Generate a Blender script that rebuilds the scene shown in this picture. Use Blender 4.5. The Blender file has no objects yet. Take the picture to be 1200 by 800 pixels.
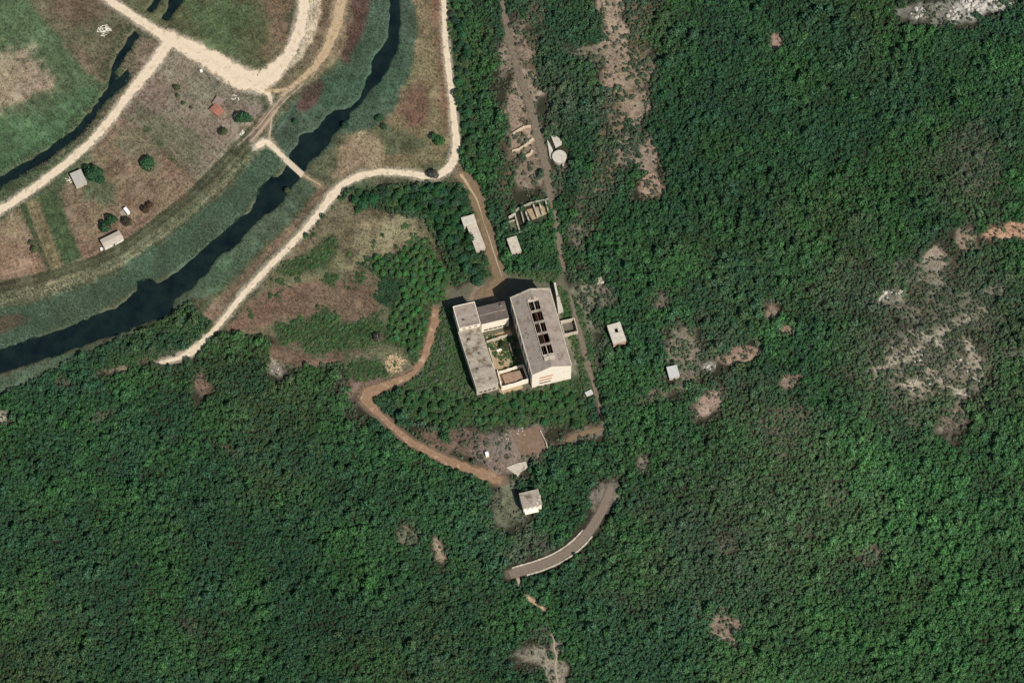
import bpy, math, random
import numpy as np

# ------------------------------------------------------------------ camera, sky, sun, exposure
SC = bpy.context.scene
COL = SC.collection
TILT = math.radians(24.0)       # off-nadir angle of the aerial view, camera to the south
DIST = 2500.0
MPP = 0.44                      # metres per photo pixel (1200 px wide) at the picture centre
cam_d = bpy.data.cameras.new("aerial_camera")
cam = bpy.data.objects.new("aerial_camera", cam_d); COL.objects.link(cam)
cam_d.sensor_width = 36.0
cam_d.lens = 36.0 * DIST / (1200 * MPP)
cam_d.clip_start = 10.0; cam_d.clip_end = 12000.0
cam.location = (0, -DIST * math.sin(TILT), DIST * math.cos(TILT))
cam.rotation_euler = (TILT, 0, 0)
SC.camera = cam

SUN_EL = math.radians(48.0); SUN_AZ = math.radians(144.0)      # azimuth clockwise from north (+Y)
world = bpy.data.worlds.new("World"); SC.world = world; world.use_nodes = True
wn = world.node_tree; bg = wn.nodes["Background"]
sky = wn.nodes.new("ShaderNodeTexSky"); sky.sky_type = 'NISHITA'; sky.sun_disc = False
sky.sun_elevation = SUN_EL; sky.sun_rotation = SUN_AZ
wn.links.new(sky.outputs[0], bg.inputs[0]); bg.inputs[1].default_value = 0.07
sun_d = bpy.data.lights.new("sun", 'SUN'); sun_d.energy = 4.4; sun_d.angle = math.radians(0.53); sun_d.color = (1.0, 0.96, 0.90)
sun = bpy.data.objects.new("sun", sun_d); COL.objects.link(sun)
sun.rotation_euler = (math.pi / 2 - SUN_EL, 0, math.pi - SUN_AZ)
SC.view_settings.view_transform = 'Standard'; SC.view_settings.look = 'None'
SC.view_settings.gamma = 1.0; SC.view_settings.exposure = 0.0
try: SC.view_settings.use_curve_mapping = False
except Exception: pass

RS = np.random.RandomState(7)
random.seed(7)

# ------------------------------------------------------------------ numpy helpers: noise, polygons
def vnoise(x, y, s, seed=0, octv=3):
    x = np.asarray(x, float) / s; y = np.asarray(y, float) / s
    out = np.zeros_like(x); amp = 1.0; tot = 0.0
    for o in range(octv):
        r = np.random.RandomState(seed * 31 + o); T = r.rand(256, 256)
        xi = np.floor(x).astype(int); yi = np.floor(y).astype(int)
        fx = x - xi; fy = y - yi
        fx = fx * fx * (3 - 2 * fx); fy = fy * fy * (3 - 2 * fy)
        a = T[xi & 255, yi & 255]; b = T[(xi + 1) & 255, yi & 255]
        c = T[xi & 255, (yi + 1) & 255]; d = T[(xi + 1) & 255, (yi + 1) & 255]
        out += amp * ((a * (1 - fx) + b * fx) * (1 - fy) + (c * (1 - fx) + d * fx) * fy)
        tot += amp; amp *= 0.5; x = x * 2.03 + 17.1; y = y * 2.03 + 5.3
    return out / tot
def sstep(a, b, x):
    t = np.clip((x - a) / (b - a), 0, 1); return t * t * (3 - 2 * t)
def seg_dist(x, y, pts):
    """distance to a polyline and the interpolated third value (width)"""
    best = np.full(np.shape(x), 1e9); wv = np.zeros(np.shape(x))
    for p, q in zip(pts[:-1], pts[1:]):
        dx, dy = q[0] - p[0], q[1] - p[1]; L = dx * dx + dy * dy + 1e-9
        t = np.clip(((x - p[0]) * dx + (y - p[1]) * dy) / L, 0, 1)
        d = np.hypot(x - p[0] - t * dx, y - p[1] - t * dy)
        m = d < best; best = np.where(m, d, best)
        if len(p) > 2: wv = np.where(m, p[2] + t * (q[2] - p[2]), wv)
    return best, wv
def poly_sd(x, y, poly):
    """signed distance to a polygon, positive inside"""
    inside = np.zeros(np.shape(x), bool); n = len(poly)
    for i in range(n):
        x1, y1 = poly[i][:2]; x2, y2 = poly[(i + 1) % n][:2]
        c = ((y1 > y) != (y2 > y)) & (x < (x2 - x1) * (y - y1) / (y2 - y1 + 1e-12) + x1)
        inside ^= c
    d, _ = seg_dist(x, y, list(poly) + [poly[0]])
    return np.where(inside, d, -d)
def near(poly, x, y, pad):
    a = np.array([p[:2] for p in poly]); lo = a.min(0) - pad; hi = a.max(0) + pad
    return (x > lo[0]) & (x < hi[0]) & (y > lo[1]) & (y < hi[1])
def s2l(c):
    c = np.asarray(c, float) / 255.0
    return np.where(c <= 0.04045, c / 12.92, ((c + 0.055) / 1.055) ** 2.4)

# ------------------------------------------------------------------ map pixel <-> place
ST, CT = math.sin(TILT), math.cos(TILT)
CAM = np.array([0, -DIST * ST, DIST * CT])
def ray(px, py):
    sx = (np.asarray(px, float) - 600) * MPP / DIST; sy = -(np.asarray(py, float) - 400) * MPP / DIST
    return sx, ST + sy * CT, -CT + sy * ST
def flat(px, py, z=0.0):
    dx, dy, dz = ray(px, py); t = (z - CAM[2]) / dz
    return CAM[0] + t * dx, CAM[1] + t * dy
DIKE_PX = [(322, 128), (300, 158), (262, 200), (225, 236), (180, 272), (140, 300), (95, 318), (40, 334), (-40, 352)]
DIKE = [flat(*p) for p in DIKE_PX]
def height(x, y):
    x = np.asarray(x, float); y = np.asarray(y, float)
    ex = np.clip((x - 75) / 420, 0, 1); sy = np.clip((-y - 105) / 420, 0, 1)
    m1 = ex * ex * (3 - 2 * ex); m2 = sy * sy * (3 - 2 * sy)
    h = 40 * m1 + 34 * m2
    m = np.clip(6 * (m1 + m2), 0, 1)
    h = h + m * 7.0 * (vnoise(x + 900, y + 900, 75, 3, 2) - 0.5)
    d, _ = seg_dist(x, y, DIKE)
    return h + 1.1 * np.exp(-(d / 4.5) ** 2)
def W(px, py, dz=0.0):
    z = np.zeros(np.shape(px)) + dz
    for _ in range(10):
        x, y = flat(px, py, z); z = height(x, y) + dz
    return x, y, z
def Wp(px, py, dz=0.0):
    x, y, z = W(px, py, dz); return float(x), float(y), float(z)
def to_px(x, y, z):
    vx = x - CAM[0]; vy = y - CAM[1]; vz = z - CAM[2]
    dep = vy * ST - vz * CT; up = vy * CT + vz * ST
    return 600 + vx / dep * DIST / MPP, 400 - up / dep * DIST / MPP

# ------------------------------------------------------------------ materials
MATS = {}
def N(nt, t, **kw):
    n = nt.nodes.new(t)
    for k, v in kw.items(): setattr(n, k, v)
    return n
def mat(name, rgb, rgb2=None, scale=1.5, rough=0.9, bump=0.0, spots=None, spec=0.2, coord='Object', detail=6, metal=0.0):
    """procedural surface: two tones mixed by noise, optional dark/pale weathering blotches and bump"""
    if name in MATS: return MATS[name]
    m = bpy.data.materials.new(name); m.use_nodes = True; nt = m.node_tree
    b = nt.nodes["Principled BSDF"]; L = nt.links.new
    b.inputs["Roughness"].default_value = rough; b.inputs["Specular IOR Level"].default_value = spec; b.inputs["Metallic"].default_value = metal
    c1 = (*s2l(rgb), 1); c2 = (*s2l(rgb2 if rgb2 else [v * 0.8 for v in rgb]), 1)
    tc = N(nt, "ShaderNodeTexCoord"); no = N(nt, "ShaderNodeTexNoise"); no.inputs["Scale"].default_value = scale; no.inputs["Detail"].default_value = detail
    no.inputs["Roughness"].default_value = 0.68
    L(tc.outputs[coord], no.inputs["Vector"])
    rp = N(nt, "ShaderNodeValToRGB"); rp.color_ramp.elements[0].position = 0.34; rp.color_ramp.elements[1].position = 0.66
    rp.color_ramp.elements[0].color = c2; rp.color_ramp.elements[1].color = c1
    L(no.outputs[0], rp.inputs[0]); out = rp.outputs[0]
    if spots:
        n2 = N(nt, "ShaderNodeTexNoise"); n2.inputs["Scale"].default_value = spots[1]; n2.inputs["Detail"].default_value = 7; n2.inputs["Roughness"].default_value = 0.7
        L(tc.outputs[coord], n2.inputs["Vector"])
        r2 = N(nt, "ShaderNodeValToRGB"); r2.color_ramp.elements[0].position = spots[2]; r2.color_ramp.elements[1].position = spots[2] + 0.14
        L(n2.outputs[0], r2.inputs[0])
        mx = N(nt, "ShaderNodeMixRGB"); L(r2.outputs[0], mx.inputs[0]); L(out, mx.inputs[1]); mx.inputs[2].default_value = (*s2l(spots[0]), 1); out = mx.outputs[0]
    L(out, b.inputs["Base Color"])
    if bump:
        bp = N(nt, "ShaderNodeBump"); bp.inputs["Strength"].default_value = 0.6; bp.inputs["Distance"].default_value = bump
        L(no.outputs[0], bp.inputs["Height"]); L(bp.outputs[0], b.inputs["Normal"])
    MATS[name] = m; return m
def foliage_mat(name, instanced, rgb=None, trans=0.33):
    m = bpy.data.materials.new(name); m.use_nodes = True; nt = m.node_tree; L = nt.links.new
    for n in list(nt.nodes): nt.nodes.remove(n)
    out = N(nt, "ShaderNodeOutputMaterial")
    if instanced:
        at = N(nt, "ShaderNodeAttribute", attribute_type='INSTANCER', attribute_name='tint'); col = at.outputs["Color"]
    else:
        oi = N(nt, "ShaderNodeObjectInfo"); col = oi.outputs["Color"]
    geo = N(nt, "ShaderNodeNewGeometry")
    mr = N(nt, "ShaderNodeMapRange"); mr.inputs[3].default_value = 0.62; mr.inputs[4].default_value = 1.45
    L(geo.outputs["Random Per Island"], mr.inputs[0])
    mx = N(nt, "ShaderNodeVectorMath", operation='SCALE'); L(col, mx.inputs[0]); L(mr.outputs[0], mx.inputs["Scale"])
    df = N(nt, "ShaderNodeBsdfDiffuse"); tr = N(nt, "ShaderNodeBsdfTranslucent"); mix = N(nt, "ShaderNodeMixShader"); mix.inputs[0].default_value = trans
    L(mx.outputs[0], df.inputs[0]); L(mx.outputs[0], tr.inputs[0]); L(df.outputs[0], mix.inputs[1]); L(tr.outputs[0], mix.inputs[2]); L(mix.outputs[0], out.inputs[0])
    MATS[name] = m; return m

# ------------------------------------------------------------------ mesh helpers
class MB:
    def __init__(self): self.v = []; self.f = []
    def add(self, vs, fs):
        o = len(self.v); self.v += [tuple(map(float, p)) for p in vs]; self.f += [tuple(i + o for i in q) for q in fs]; return self
    def prism(self, poly, z0, z1):
        """vertical prism over a plan polygon (counter-clockwise); z1 may be one height per corner"""
        n = len(poly); t = z1 if hasattr(z1, '__len__') else [z1] * n
        vs = [(p[0], p[1], z0) for p in poly] + [(p[0], p[1], t[i]) for i, p in enumerate(poly)]
        fs = [tuple(reversed(range(n))), tuple(range(n, 2 * n))] + [(i, (i + 1) % n, n + (i + 1) % n, n + i) for i in range(n)]
        return self.add(vs, fs)
    def box(self, x0, x1, y0, y1, z0, z1):
        return self.prism([(x0, y0), (x1, y0), (x1, y1), (x0, y1)], z0, z1)
    def bar(self, a, b, w, h):
        """rectangular bar from a to b"""
        a = np.array(a, float); b = np.array(b, float); d = b - a; d = d / (np.linalg.norm(d) + 1e-9)
        s = np.cross(d, (0, 0, 1.0)); s = s / np.linalg.norm(s) if np.linalg.norm(s) > 1e-5 else np.array([1.0, 0, 0])
        u = np.cross(s, d); vs = []
        for p in (a, b):
            for i, j in ((-1, -1), (1, -1), (1, 1), (-1, 1)): vs.append(p + s * i * w / 2 + u * j * h / 2)
        return self.add(vs, [(3, 2, 1, 0), (4, 5, 6, 7), (0, 1, 5, 4), (1, 2, 6, 5), (2, 3, 7, 6), (3, 0, 4, 7)])
    def cone(self, a, b, r0, r1, n=6):
        a = np.array(a, float); b = np.array(b, float); d = b - a; d = d / (np.linalg.norm(d) + 1e-9)
        s = np.cross(d, (0.3, 0.2, 1.0)); s /= np.linalg.norm(s); u = np.cross(s, d); vs = []
        for p, r in ((a, r0), (b, r1)):
            for k in range(n):
                t = 2 * math.pi * k / n; vs.append(p + (s * math.cos(t) + u * math.sin(t)) * r)
        return self.add(vs, [(k, (k + 1) % n, n + (k + 1) % n, n + k) for k in range(n)] + [tuple(range(n, 2 * n))])
    def mesh(self, name, m):
        me = bpy.data.meshes.new(name); me.from_pydata(self.v, [], self.f); me.validate(); me.update()
        if m: me.materials.append(m)
        return me
    def build(self, name, m, parent=None, **kw):
        o = bpy.data.objects.new(name, self.mesh(name, m)); COL.objects.link(o)
        if parent: o.parent = parent
        for k, v in kw.items(): o[k] = v
        return o
def tag(o, label, cat, group=None):
    o['label'] = label; o['category'] = cat
    if group: o['group'] = group
    return o
def thing(name, label, cat, loc, rz=0.0, group=None):
    o = bpy.data.objects.new(name, None); COL.objects.link(o); o.empty_display_size = 0.5
    o.location = loc; o.rotation_euler = (0, 0, rz); return tag(o, label, cat, group)
def grid_mesh(name, X, Y, Z, m, colors=None):
    ny, nx = X.shape; me = bpy.data.meshes.new(name)
    me.vertices.add(nx * ny); me.vertices.foreach_set("co", np.stack([X, Y, Z], -1).astype(np.float32).ravel())
    i = np.arange((ny - 1) * (nx - 1)); r = i // (nx - 1); c = i % (nx - 1); a = r * nx + c
    q = np.stack([a, a + 1, a + nx + 1, a + nx], -1).astype(np.int32)
    me.loops.add(q.size); me.polygons.add(len(q)); me.loops.foreach_set("vertex_index", q.ravel())
    me.polygons.foreach_set("loop_start", np.arange(len(q), dtype=np.int32) * 4)
    me.update(calc_edges=True); me.validate()
    if colors is not None:
        at = me.attributes.new("soil", 'FLOAT_COLOR', 'POINT')
        at.data.foreach_set("color", np.concatenate([colors.reshape(-1, 3), np.ones((nx * ny, 1))], 1).astype(np.float32).ravel())
    me.polygons.foreach_set("use_smooth", np.ones(len(q), bool))
    me.materials.append(m); return me

# ------------------------------------------------------------------ map data (photo pixels, turned into places on the ground)
RIVER_L = [(457, -60), (457, -10), (458, 20), (456, 40), (450, 55), (440, 65), (436, 75), (436, 85), (428, 95), (426, 106), (422, 116), (413, 124), (403, 129),
           (392, 128), (382, 136), (374, 148), (366, 155), (352, 158), (350, 168), (342, 178), (339, 188), (332, 205), (318, 208), (303, 220), (300, 235), (292, 250),
           (280, 257), (250, 282), (225, 305), (207, 320), (185, 331), (175, 326), (161, 328), (160, 340), (140, 360), (117, 367), (87, 380), (30, 399), (0, 410), (-80, 440)]
RIVER_R = [(467, -60), (467, -10), (468, 25), (466, 45), (464, 60), (458, 72), (452, 82), (446, 92), (436, 103), (429, 112), (423, 119), (415, 126), (409, 133),
           (406, 140), (402, 145), (396, 151), (390, 158), (383, 168), (374, 178), (366, 185), (360, 192), (354, 202), (349, 210), (338, 222), (330, 235), (318, 245),
           (308, 253), (300, 258), (292, 267), (275, 287), (252, 300), (245, 315), (225, 335), (205, 350), (202, 363), (190, 371), (162, 379), (145, 388), (110, 399), (60, 416), (0, 437), (-80, 468)]
RIVER = RIVER_L + RIVER_R[::-1]
DITCH = [(-40, 226), (0, 207), (30, 190), (60, 172), (90, 150), (115, 118), (127, 102), (130, 80), (136, 68), (150, 45), (158, 36), (163, 39), (156, 52), (141, 72),
         (135, 85), (136, 92), (142, 90), (149, 83), (152, 88), (143, 102), (124, 118), (98, 153), (62, 181), (20, 207), (0, 218), (-40, 240)]
PONDS = [[(172, 11), (176, 14), (183, 9), (189, -2), (192, -20), (182, -20), (180, 2)], [(190, 21), (197, 24), (204, 14), (212, 2), (218, -20), (200, -20), (197, 6)]]
ROADS = [  # name, kind of surface, [(x, y, width px)]
    ('gravel_road', 'gravel', [(110, -40, 9), (120, -5, 9), (150, 15, 10), (185, 38, 12), (205, 48, 18), (230, 60, 24), (258, 77, 25), (283, 91, 30), (303, 98, 30), (320, 86, 23), (338, 65, 15), (350, 40, 14), (356, 15, 14), (358, -40, 14)]),
    ('gravel_road', 'gravel', [(199, 46, 15), (186, 68, 14), (170, 88, 13), (150, 112, 11), (130, 140, 10), (105, 168, 10), (80, 190, 10), (50, 213, 10), (20, 234, 10), (-10, 252, 10), (-60, 282, 10)]),
    ('gravel_road', 'gravel', [(520, -40, 6), (520, 0, 6), (521, 30, 6), (523, 60, 7), (528, 100, 7), (532, 140, 8), (534.5, 165, 9), (533, 185, 10), (525, 199, 10), (512, 206, 9), (498, 207, 9), (480, 203, 8), (450, 201, 8), (425, 205, 9), (405, 214, 10), (390, 228, 11), (375, 248, 9), (355, 272, 8), (335, 293, 8), (310, 318, 8), (285, 345, 7), (265, 370, 7), (250, 388, 6), (235, 403, 9), (224, 413, 9), (205, 421, 5), (186, 425, 3)]),
    ('gravel_track', 'palegravel', [(404, -40, 13), (400, 0, 14), (394, 30, 14), (382, 60, 12), (366, 82, 9), (347, 98, 6), (330, 113, 5)]),
    ('gravel_track', 'gravel', [(300, 99, 12), (312, 106, 9), (317, 113, 6), (318, 122, 3)]),
    ('dirt_track', 'palegravel', [(310, 106, 6), (325, 107, 5), (338, 104, 3), (350, 96, 2)]),
    ('wheel_rut', 'palesoil', [(352, 96, 2.0), (330, 114, 2.0), (314, 134, 2.0), (302, 149, 2.0), (288, 162, 1.6), (276, 172, 1.2)]),
    ('wheel_rut', 'palesoil', [(355, 99, 1.6), (334, 117, 1.6), (318, 137, 1.6), (306, 152, 1.6), (294, 165, 1.2)]),
    ('footpath', 'palesoil', [(319, 134, 1.5), (317, 150, 2.0), (315, 163, 3.0)]),
    ('footpath', 'gravel', [(300, 172, 7), (308, 167, 8), (315, 167, 8), (325, 177, 6), (336, 188, 5)]),
    ('footpath', 'palegravel', [(352, 203, 3), (362, 209, 2), (377, 218, 2)]),
    ('dirt_track', 'soil', [(536, 203, 12), (546, 210, 14), (556, 225, 15), (562, 245, 14), (570, 270, 14), (578, 300, 14), (586, 326, 13), (578, 340, 18), (560, 346, 10)]),
    ('wheel_rut', 'palegravel', [(540, 204, 5), (549, 218, 3.5), (558, 232, 2.6), (563, 246, 1.6), (566, 258, .6)]),
    ('wheel_rut', 'palesoil', [(566, 258, .5), (572, 275, 1.4), (580, 300, 2.0), (588, 324, .8)]),
    ('dirt_track', 'redsoil', [(511, 362, 9), (508, 380, 10), (503, 400, 9), (497, 420, 9), (485, 437, 8), (465, 447, 9), (445, 455, 11), (430, 460, 15), (428, 469, 13), (437, 478, 9), (446, 487, 7), (460, 500, 8), (480, 518, 9), (500, 528, 9), (520, 538, 10), (545, 548, 11), (565, 555, 14), (588, 563, 12)]),
    ('curved_road', 'asphalt', [(716, 570, 8), (713, 580, 10), (706, 597, 11), (696, 615, 11), (683, 632, 12), (667, 646, 12), (648, 657, 12), (626, 665, 12), (607, 670, 12), (597, 673, 11)]),
    ('concrete_lane', 'lane', [(584, -30, 6), (590, 15, 7), (598, 50, 8), (608, 85, 8), (620, 120, 9), (630, 155, 11), (638, 190, 10), (642, 215, 9), (648, 240, 9), (653, 265, 8), (656, 292, 7), (661, 318, 5)]),
    ('concrete_lane', 'lane', [(668, 345, 3), (673, 368, 5), (681, 398, 7), (689, 428, 7), (697, 455, 5), (703, 480, 3), (708, 505, 2)]),
    ('footpath', 'palesoil', [(607, 677, 4), (609, 686, 2.5)]),
    ('footpath', 'palegravel', [(618, 699, 4), (627, 706, 5), (638, 714, 3)]),
    ('footpath', 'palesoil', [(646, 742, .6), (650, 750, 1.8), (648, 758, 2.2), (653, 768, 1.8), (650, 782, 2.6), (654, 800, 2), (657, 830, 2)]),
    ('dirt_track', 'soil', [(662, 522, 5), (668, 514, 8), (678, 509, 7), (690, 506, 6), (706, 502, 4)]),
]
BARE = [  # bare ground: x, y, rx, ry, rotation (deg), colour, how bare
    (716, 20, 11, 32, 5, (150, 118, 88), 1), (722, 55, 14, 16, 0, (146, 116, 88), .9), (690, 62, 26, 7, -8, (128, 105, 75), .7), (718, 92, 13, 14, 0, (150, 112, 86), .95), (742, 85, 16, 26, -25, (135, 110, 82), .65),
    (745, 125, 11, 22, -20, (146, 116, 88), .9), (738, 170, 12, 20, -12, (140, 118, 96), .6), (760, 185, 9, 22, -8, (148, 116, 90), .8), (762, 218, 13, 14, 0, (160, 120, 88), .95), (680, 270, 12, 16, 0, (120, 100, 78), .6),
    (604, 60, 14, 30, -10, (136, 108, 84), .8), (612, 110, 16, 30, -8, (150, 122, 94), .95), (612, 160, 15, 22, 0, (146, 112, 86), 1), (622, 195, 14, 22, -10, (128, 100, 74), .9), (648, 215, 9, 18, -25, (118, 98, 72), .5),
    (680, 240, 7, 26, -10, (112, 92, 70), .5), (700, 350, 18, 14, 0, (128, 110, 84), .6), (703, 329, 5, 5, 0, (150, 130, 100), .9), (672, 375, 20, 40, -14, (120, 108, 78), .7), (683, 430, 14, 40, -14, (110, 100, 72), .8),
    (775, 352, 9, 8, 0, (130, 104, 82), .6), (798, 402, 14, 24, -32, (138, 122, 90), .75), (808, 428, 16, 24, -30, (132, 110, 86), .7), (830, 474, 10, 24, -52, (160, 122, 96), .95), (770, 462, 22, 7, 20, (130, 110, 80), .55),
    (832, 430, 9, 6, 0, (165, 150, 125), .8), (866, 415, 20, 8, 18, (158, 116, 86), .85), (907, 365, 10, 9, -20, (150, 112, 86), .8), (922, 384, 8, 7, 0, (160, 120, 92), .8), (928, 446, 12, 8, 0, (146, 110, 84), .8),
    (920, 500, 24, 26, -30, (118, 100, 74), .5), (755, 545, 6, 9, 0, (130, 105, 84), .7), (910, 48, 6, 8, 0, (142, 104, 82), 1), (1180, 271, 28, 9, 4, (186, 126, 84), 1), (1132, 279, 12, 12, 0, (160, 128, 94), .75),
    (1097, 305, 15, 16, -40, (158, 128, 102), .95), (1080, 318, 30, 16, -10, (120, 112, 86), .5), (1166, 341, 9, 10, 0, (150, 118, 94), .7), (1045, 347, 26, 7, 12, (150, 138, 118), .8), (1065, 365, 14, 14, 0, (130, 116, 92), .6),
    (1070, 410, 18, 14, 0, (156, 122, 92), .7), (1075, 425, 45, 40, 0, (118, 110, 84), .5), (1135, 440, 20, 26, 0, (140, 118, 94), .7), (1082, 458, 18, 10, 10, (152, 124, 98), .75), (1150, 375, 18, 14, 0, (128, 110, 84), .6),
    (1120, 490, 14, 22, -15, (146, 116, 92), .75), (1130, 360, 40, 35, 0, (108, 106, 80), .45), (1140, 190, 20, 36, 0, (112, 104, 80), .4), (1190, 412, 10, 6, 0, (140, 120, 96), .6), (1040, 440, 20, 20, 0, (120, 108, 82), .5),
    (850, 735, 15, 18, -25, (152, 120, 92), .75), (852, 638, 12, 10, 0, (120, 100, 76), .55), (945, 620, 10, 8, 0, (120, 98, 76), .5), (880, 625, 16, 8, 0, (116, 98, 74), .4), (975, 580, 14, 14, -30, (118, 100, 76), .5), (1020, 648, 10, 9, 0, (136, 108, 84), .6), (815, 705, 8, 14, 0, (100, 90, 66), .4),
    (238, 452, 9, 12, 0, (122, 88, 68), 1), (515, 647, 6, 13, 25, (165, 140, 108), .95), (478, 627, 12, 10, 0, (124, 110, 84), .7), (268, 527, 14, 6, -25, (110, 88, 70), .4), (222, 734, 8, 8, 0, (110, 104, 76), .4),
    (628, 768, 20, 11, 0, (138, 120, 92), .85), (652, 790, 10, 18, 0, (146, 126, 98), .9), (652, 758, 9, 9, 0, (138, 120, 94), .85), (640, 742, 10, 10, 0, (100, 98, 70), .4),
    (598, 590, 18, 22, 0, (96, 92, 58), .9), (685, 508, 22, 8, 15, (126, 100, 76), .8), (620, 640, 22, 14, 20, (84, 72, 58), .5), (708, 580, 12, 18, -30, (116, 98, 78), .8),
    (615, 517, 26, 22, 0, (116, 88, 70), 1), (580, 538, 24, 12, -20, (124, 94, 76), 1), (580, 520, 16, 14, 0, (112, 94, 74), .8), (545, 515, 26, 14, -25, (120, 88, 72), .85), (510, 515, 22, 10, -30, (118, 84, 66), .8),
    (426, 448, 20, 24, -20, (128, 96, 76), 1), (463, 428, 20, 16, 0, (120, 108, 72), .9), (325, 433, 12, 8, -30, (150, 135, 112), .9), (1115, 12, 45, 14, 8, (130, 120, 100), .85), (1150, 6, 26, 10, 8, (170, 160, 142), .9),
    (140, 432, 16, 4, 10, (140, 118, 88), .8), (195, 420, 30, 5, 5, (120, 96, 72), .8), (75, 448, 10, 6, 0, (112, 100, 70), .5), (5, 488, 6, 5, 0, (180, 165, 140), .9), (120, 487, 12, 4, 15, (110, 104, 72), .5),
]
BARE = [(b[0], b[1], b[2] * (1.15 if 590 < b[0] < 780 and b[1] < 240 else 1.05), b[3] * (1.15 if 590 < b[0] < 780 and b[1] < 240 else 1.05), b[4], tuple(min(255, v * .9 + o) for v, o in zip(b[5], (34, 40, 42) if b[0] > 560 else (22, 26, 26))), b[6]) for b in BARE]
BARE += [(1085, 425, 75, 66, 0, (138, 134, 106), .33), (1130, 345, 66, 46, 10, (138, 134, 106), .3), (1058, 418, 30, 6, 25, (186, 172, 148), .8), (1112, 452, 34, 6, -35, (190, 174, 150), .8), (1140, 418, 7, 30, 20, (188, 172, 148), .8), (1086, 396, 26, 5, -25, (184, 172, 150), .75), (1124, 376, 30, 5, 30, (184, 170, 148), .7), (1070, 448, 24, 5, 10, (190, 172, 146), .8), (1040, 335, 70, 24, 14, (140, 136, 108), .34), (1145, 200, 26, 50, 0, (134, 132, 104), .36), (728, 120, 15, 125, -14, (162, 138, 108), .5), (612, 100, 13, 110, -10, (152, 130, 104), .42), (910, 500, 60, 40, -30, (112, 108, 82), .3), (880, 630, 120, 60, 10, (96, 98, 72), .26)]
VALLEY = [(-80, 500), (-20, 474), (0, 463), (45, 441), (80, 421), (125, 402), (150, 393), (200, 367), (222, 354), (248, 378), (232, 398), (215, 424), (262, 386), (300, 345), (390, 237), (412, 219), (500, 214), (530, 216), (545, 212), (540, 190), (536, 165), (530, 120), (526, 60), (524, -80), (-80, -80)]
YARD = [(262, 388), (300, 340), (345, 290), (400, 232), (418, 226), (430, 242), (500, 258), (520, 300), (530, 330), (525, 350), (510, 360), (505, 400), (492, 430), (440, 452), (415, 445), (400, 420), (330, 432), (315, 415), (318, 395)]
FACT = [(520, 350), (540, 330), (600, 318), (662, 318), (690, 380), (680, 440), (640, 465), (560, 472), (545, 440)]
THICKETS = {  # polygons of individually built trees
    'belt': [(410, 222), (500, 215), (530, 214), (552, 240), (548, 262), (560, 300), (577, 318), (565, 332), (545, 326), (512, 275), (500, 252), (440, 238), (416, 252)],
    'thicket': [(478, 283), (500, 278), (530, 325), (520, 345), (508, 362), (500, 398), (486, 428), (468, 405), (452, 402), (458, 365), (472, 330), (440, 322), (438, 298), (465, 300)],
    'south': [(510, 452), (556, 466), (620, 458), (668, 446), (684, 470), (692, 498), (650, 500), (628, 492), (600, 498), (555, 496), (520, 500), (480, 492), (462, 478), (470, 460)],
    'verge': [(527, -20), (546, -20), (550, 60), (556, 120), (560, 185), (548, 184), (540, 150), (534, 110), (529, 60)],
}
GLADE = [(508, 364), (528, 358), (540, 392), (558, 462), (590, 466), (640, 464), (672, 446), (684, 462), (640, 476), (560, 484), (505, 474), (470, 468), (478, 446), (498, 434), (506, 405)]
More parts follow.
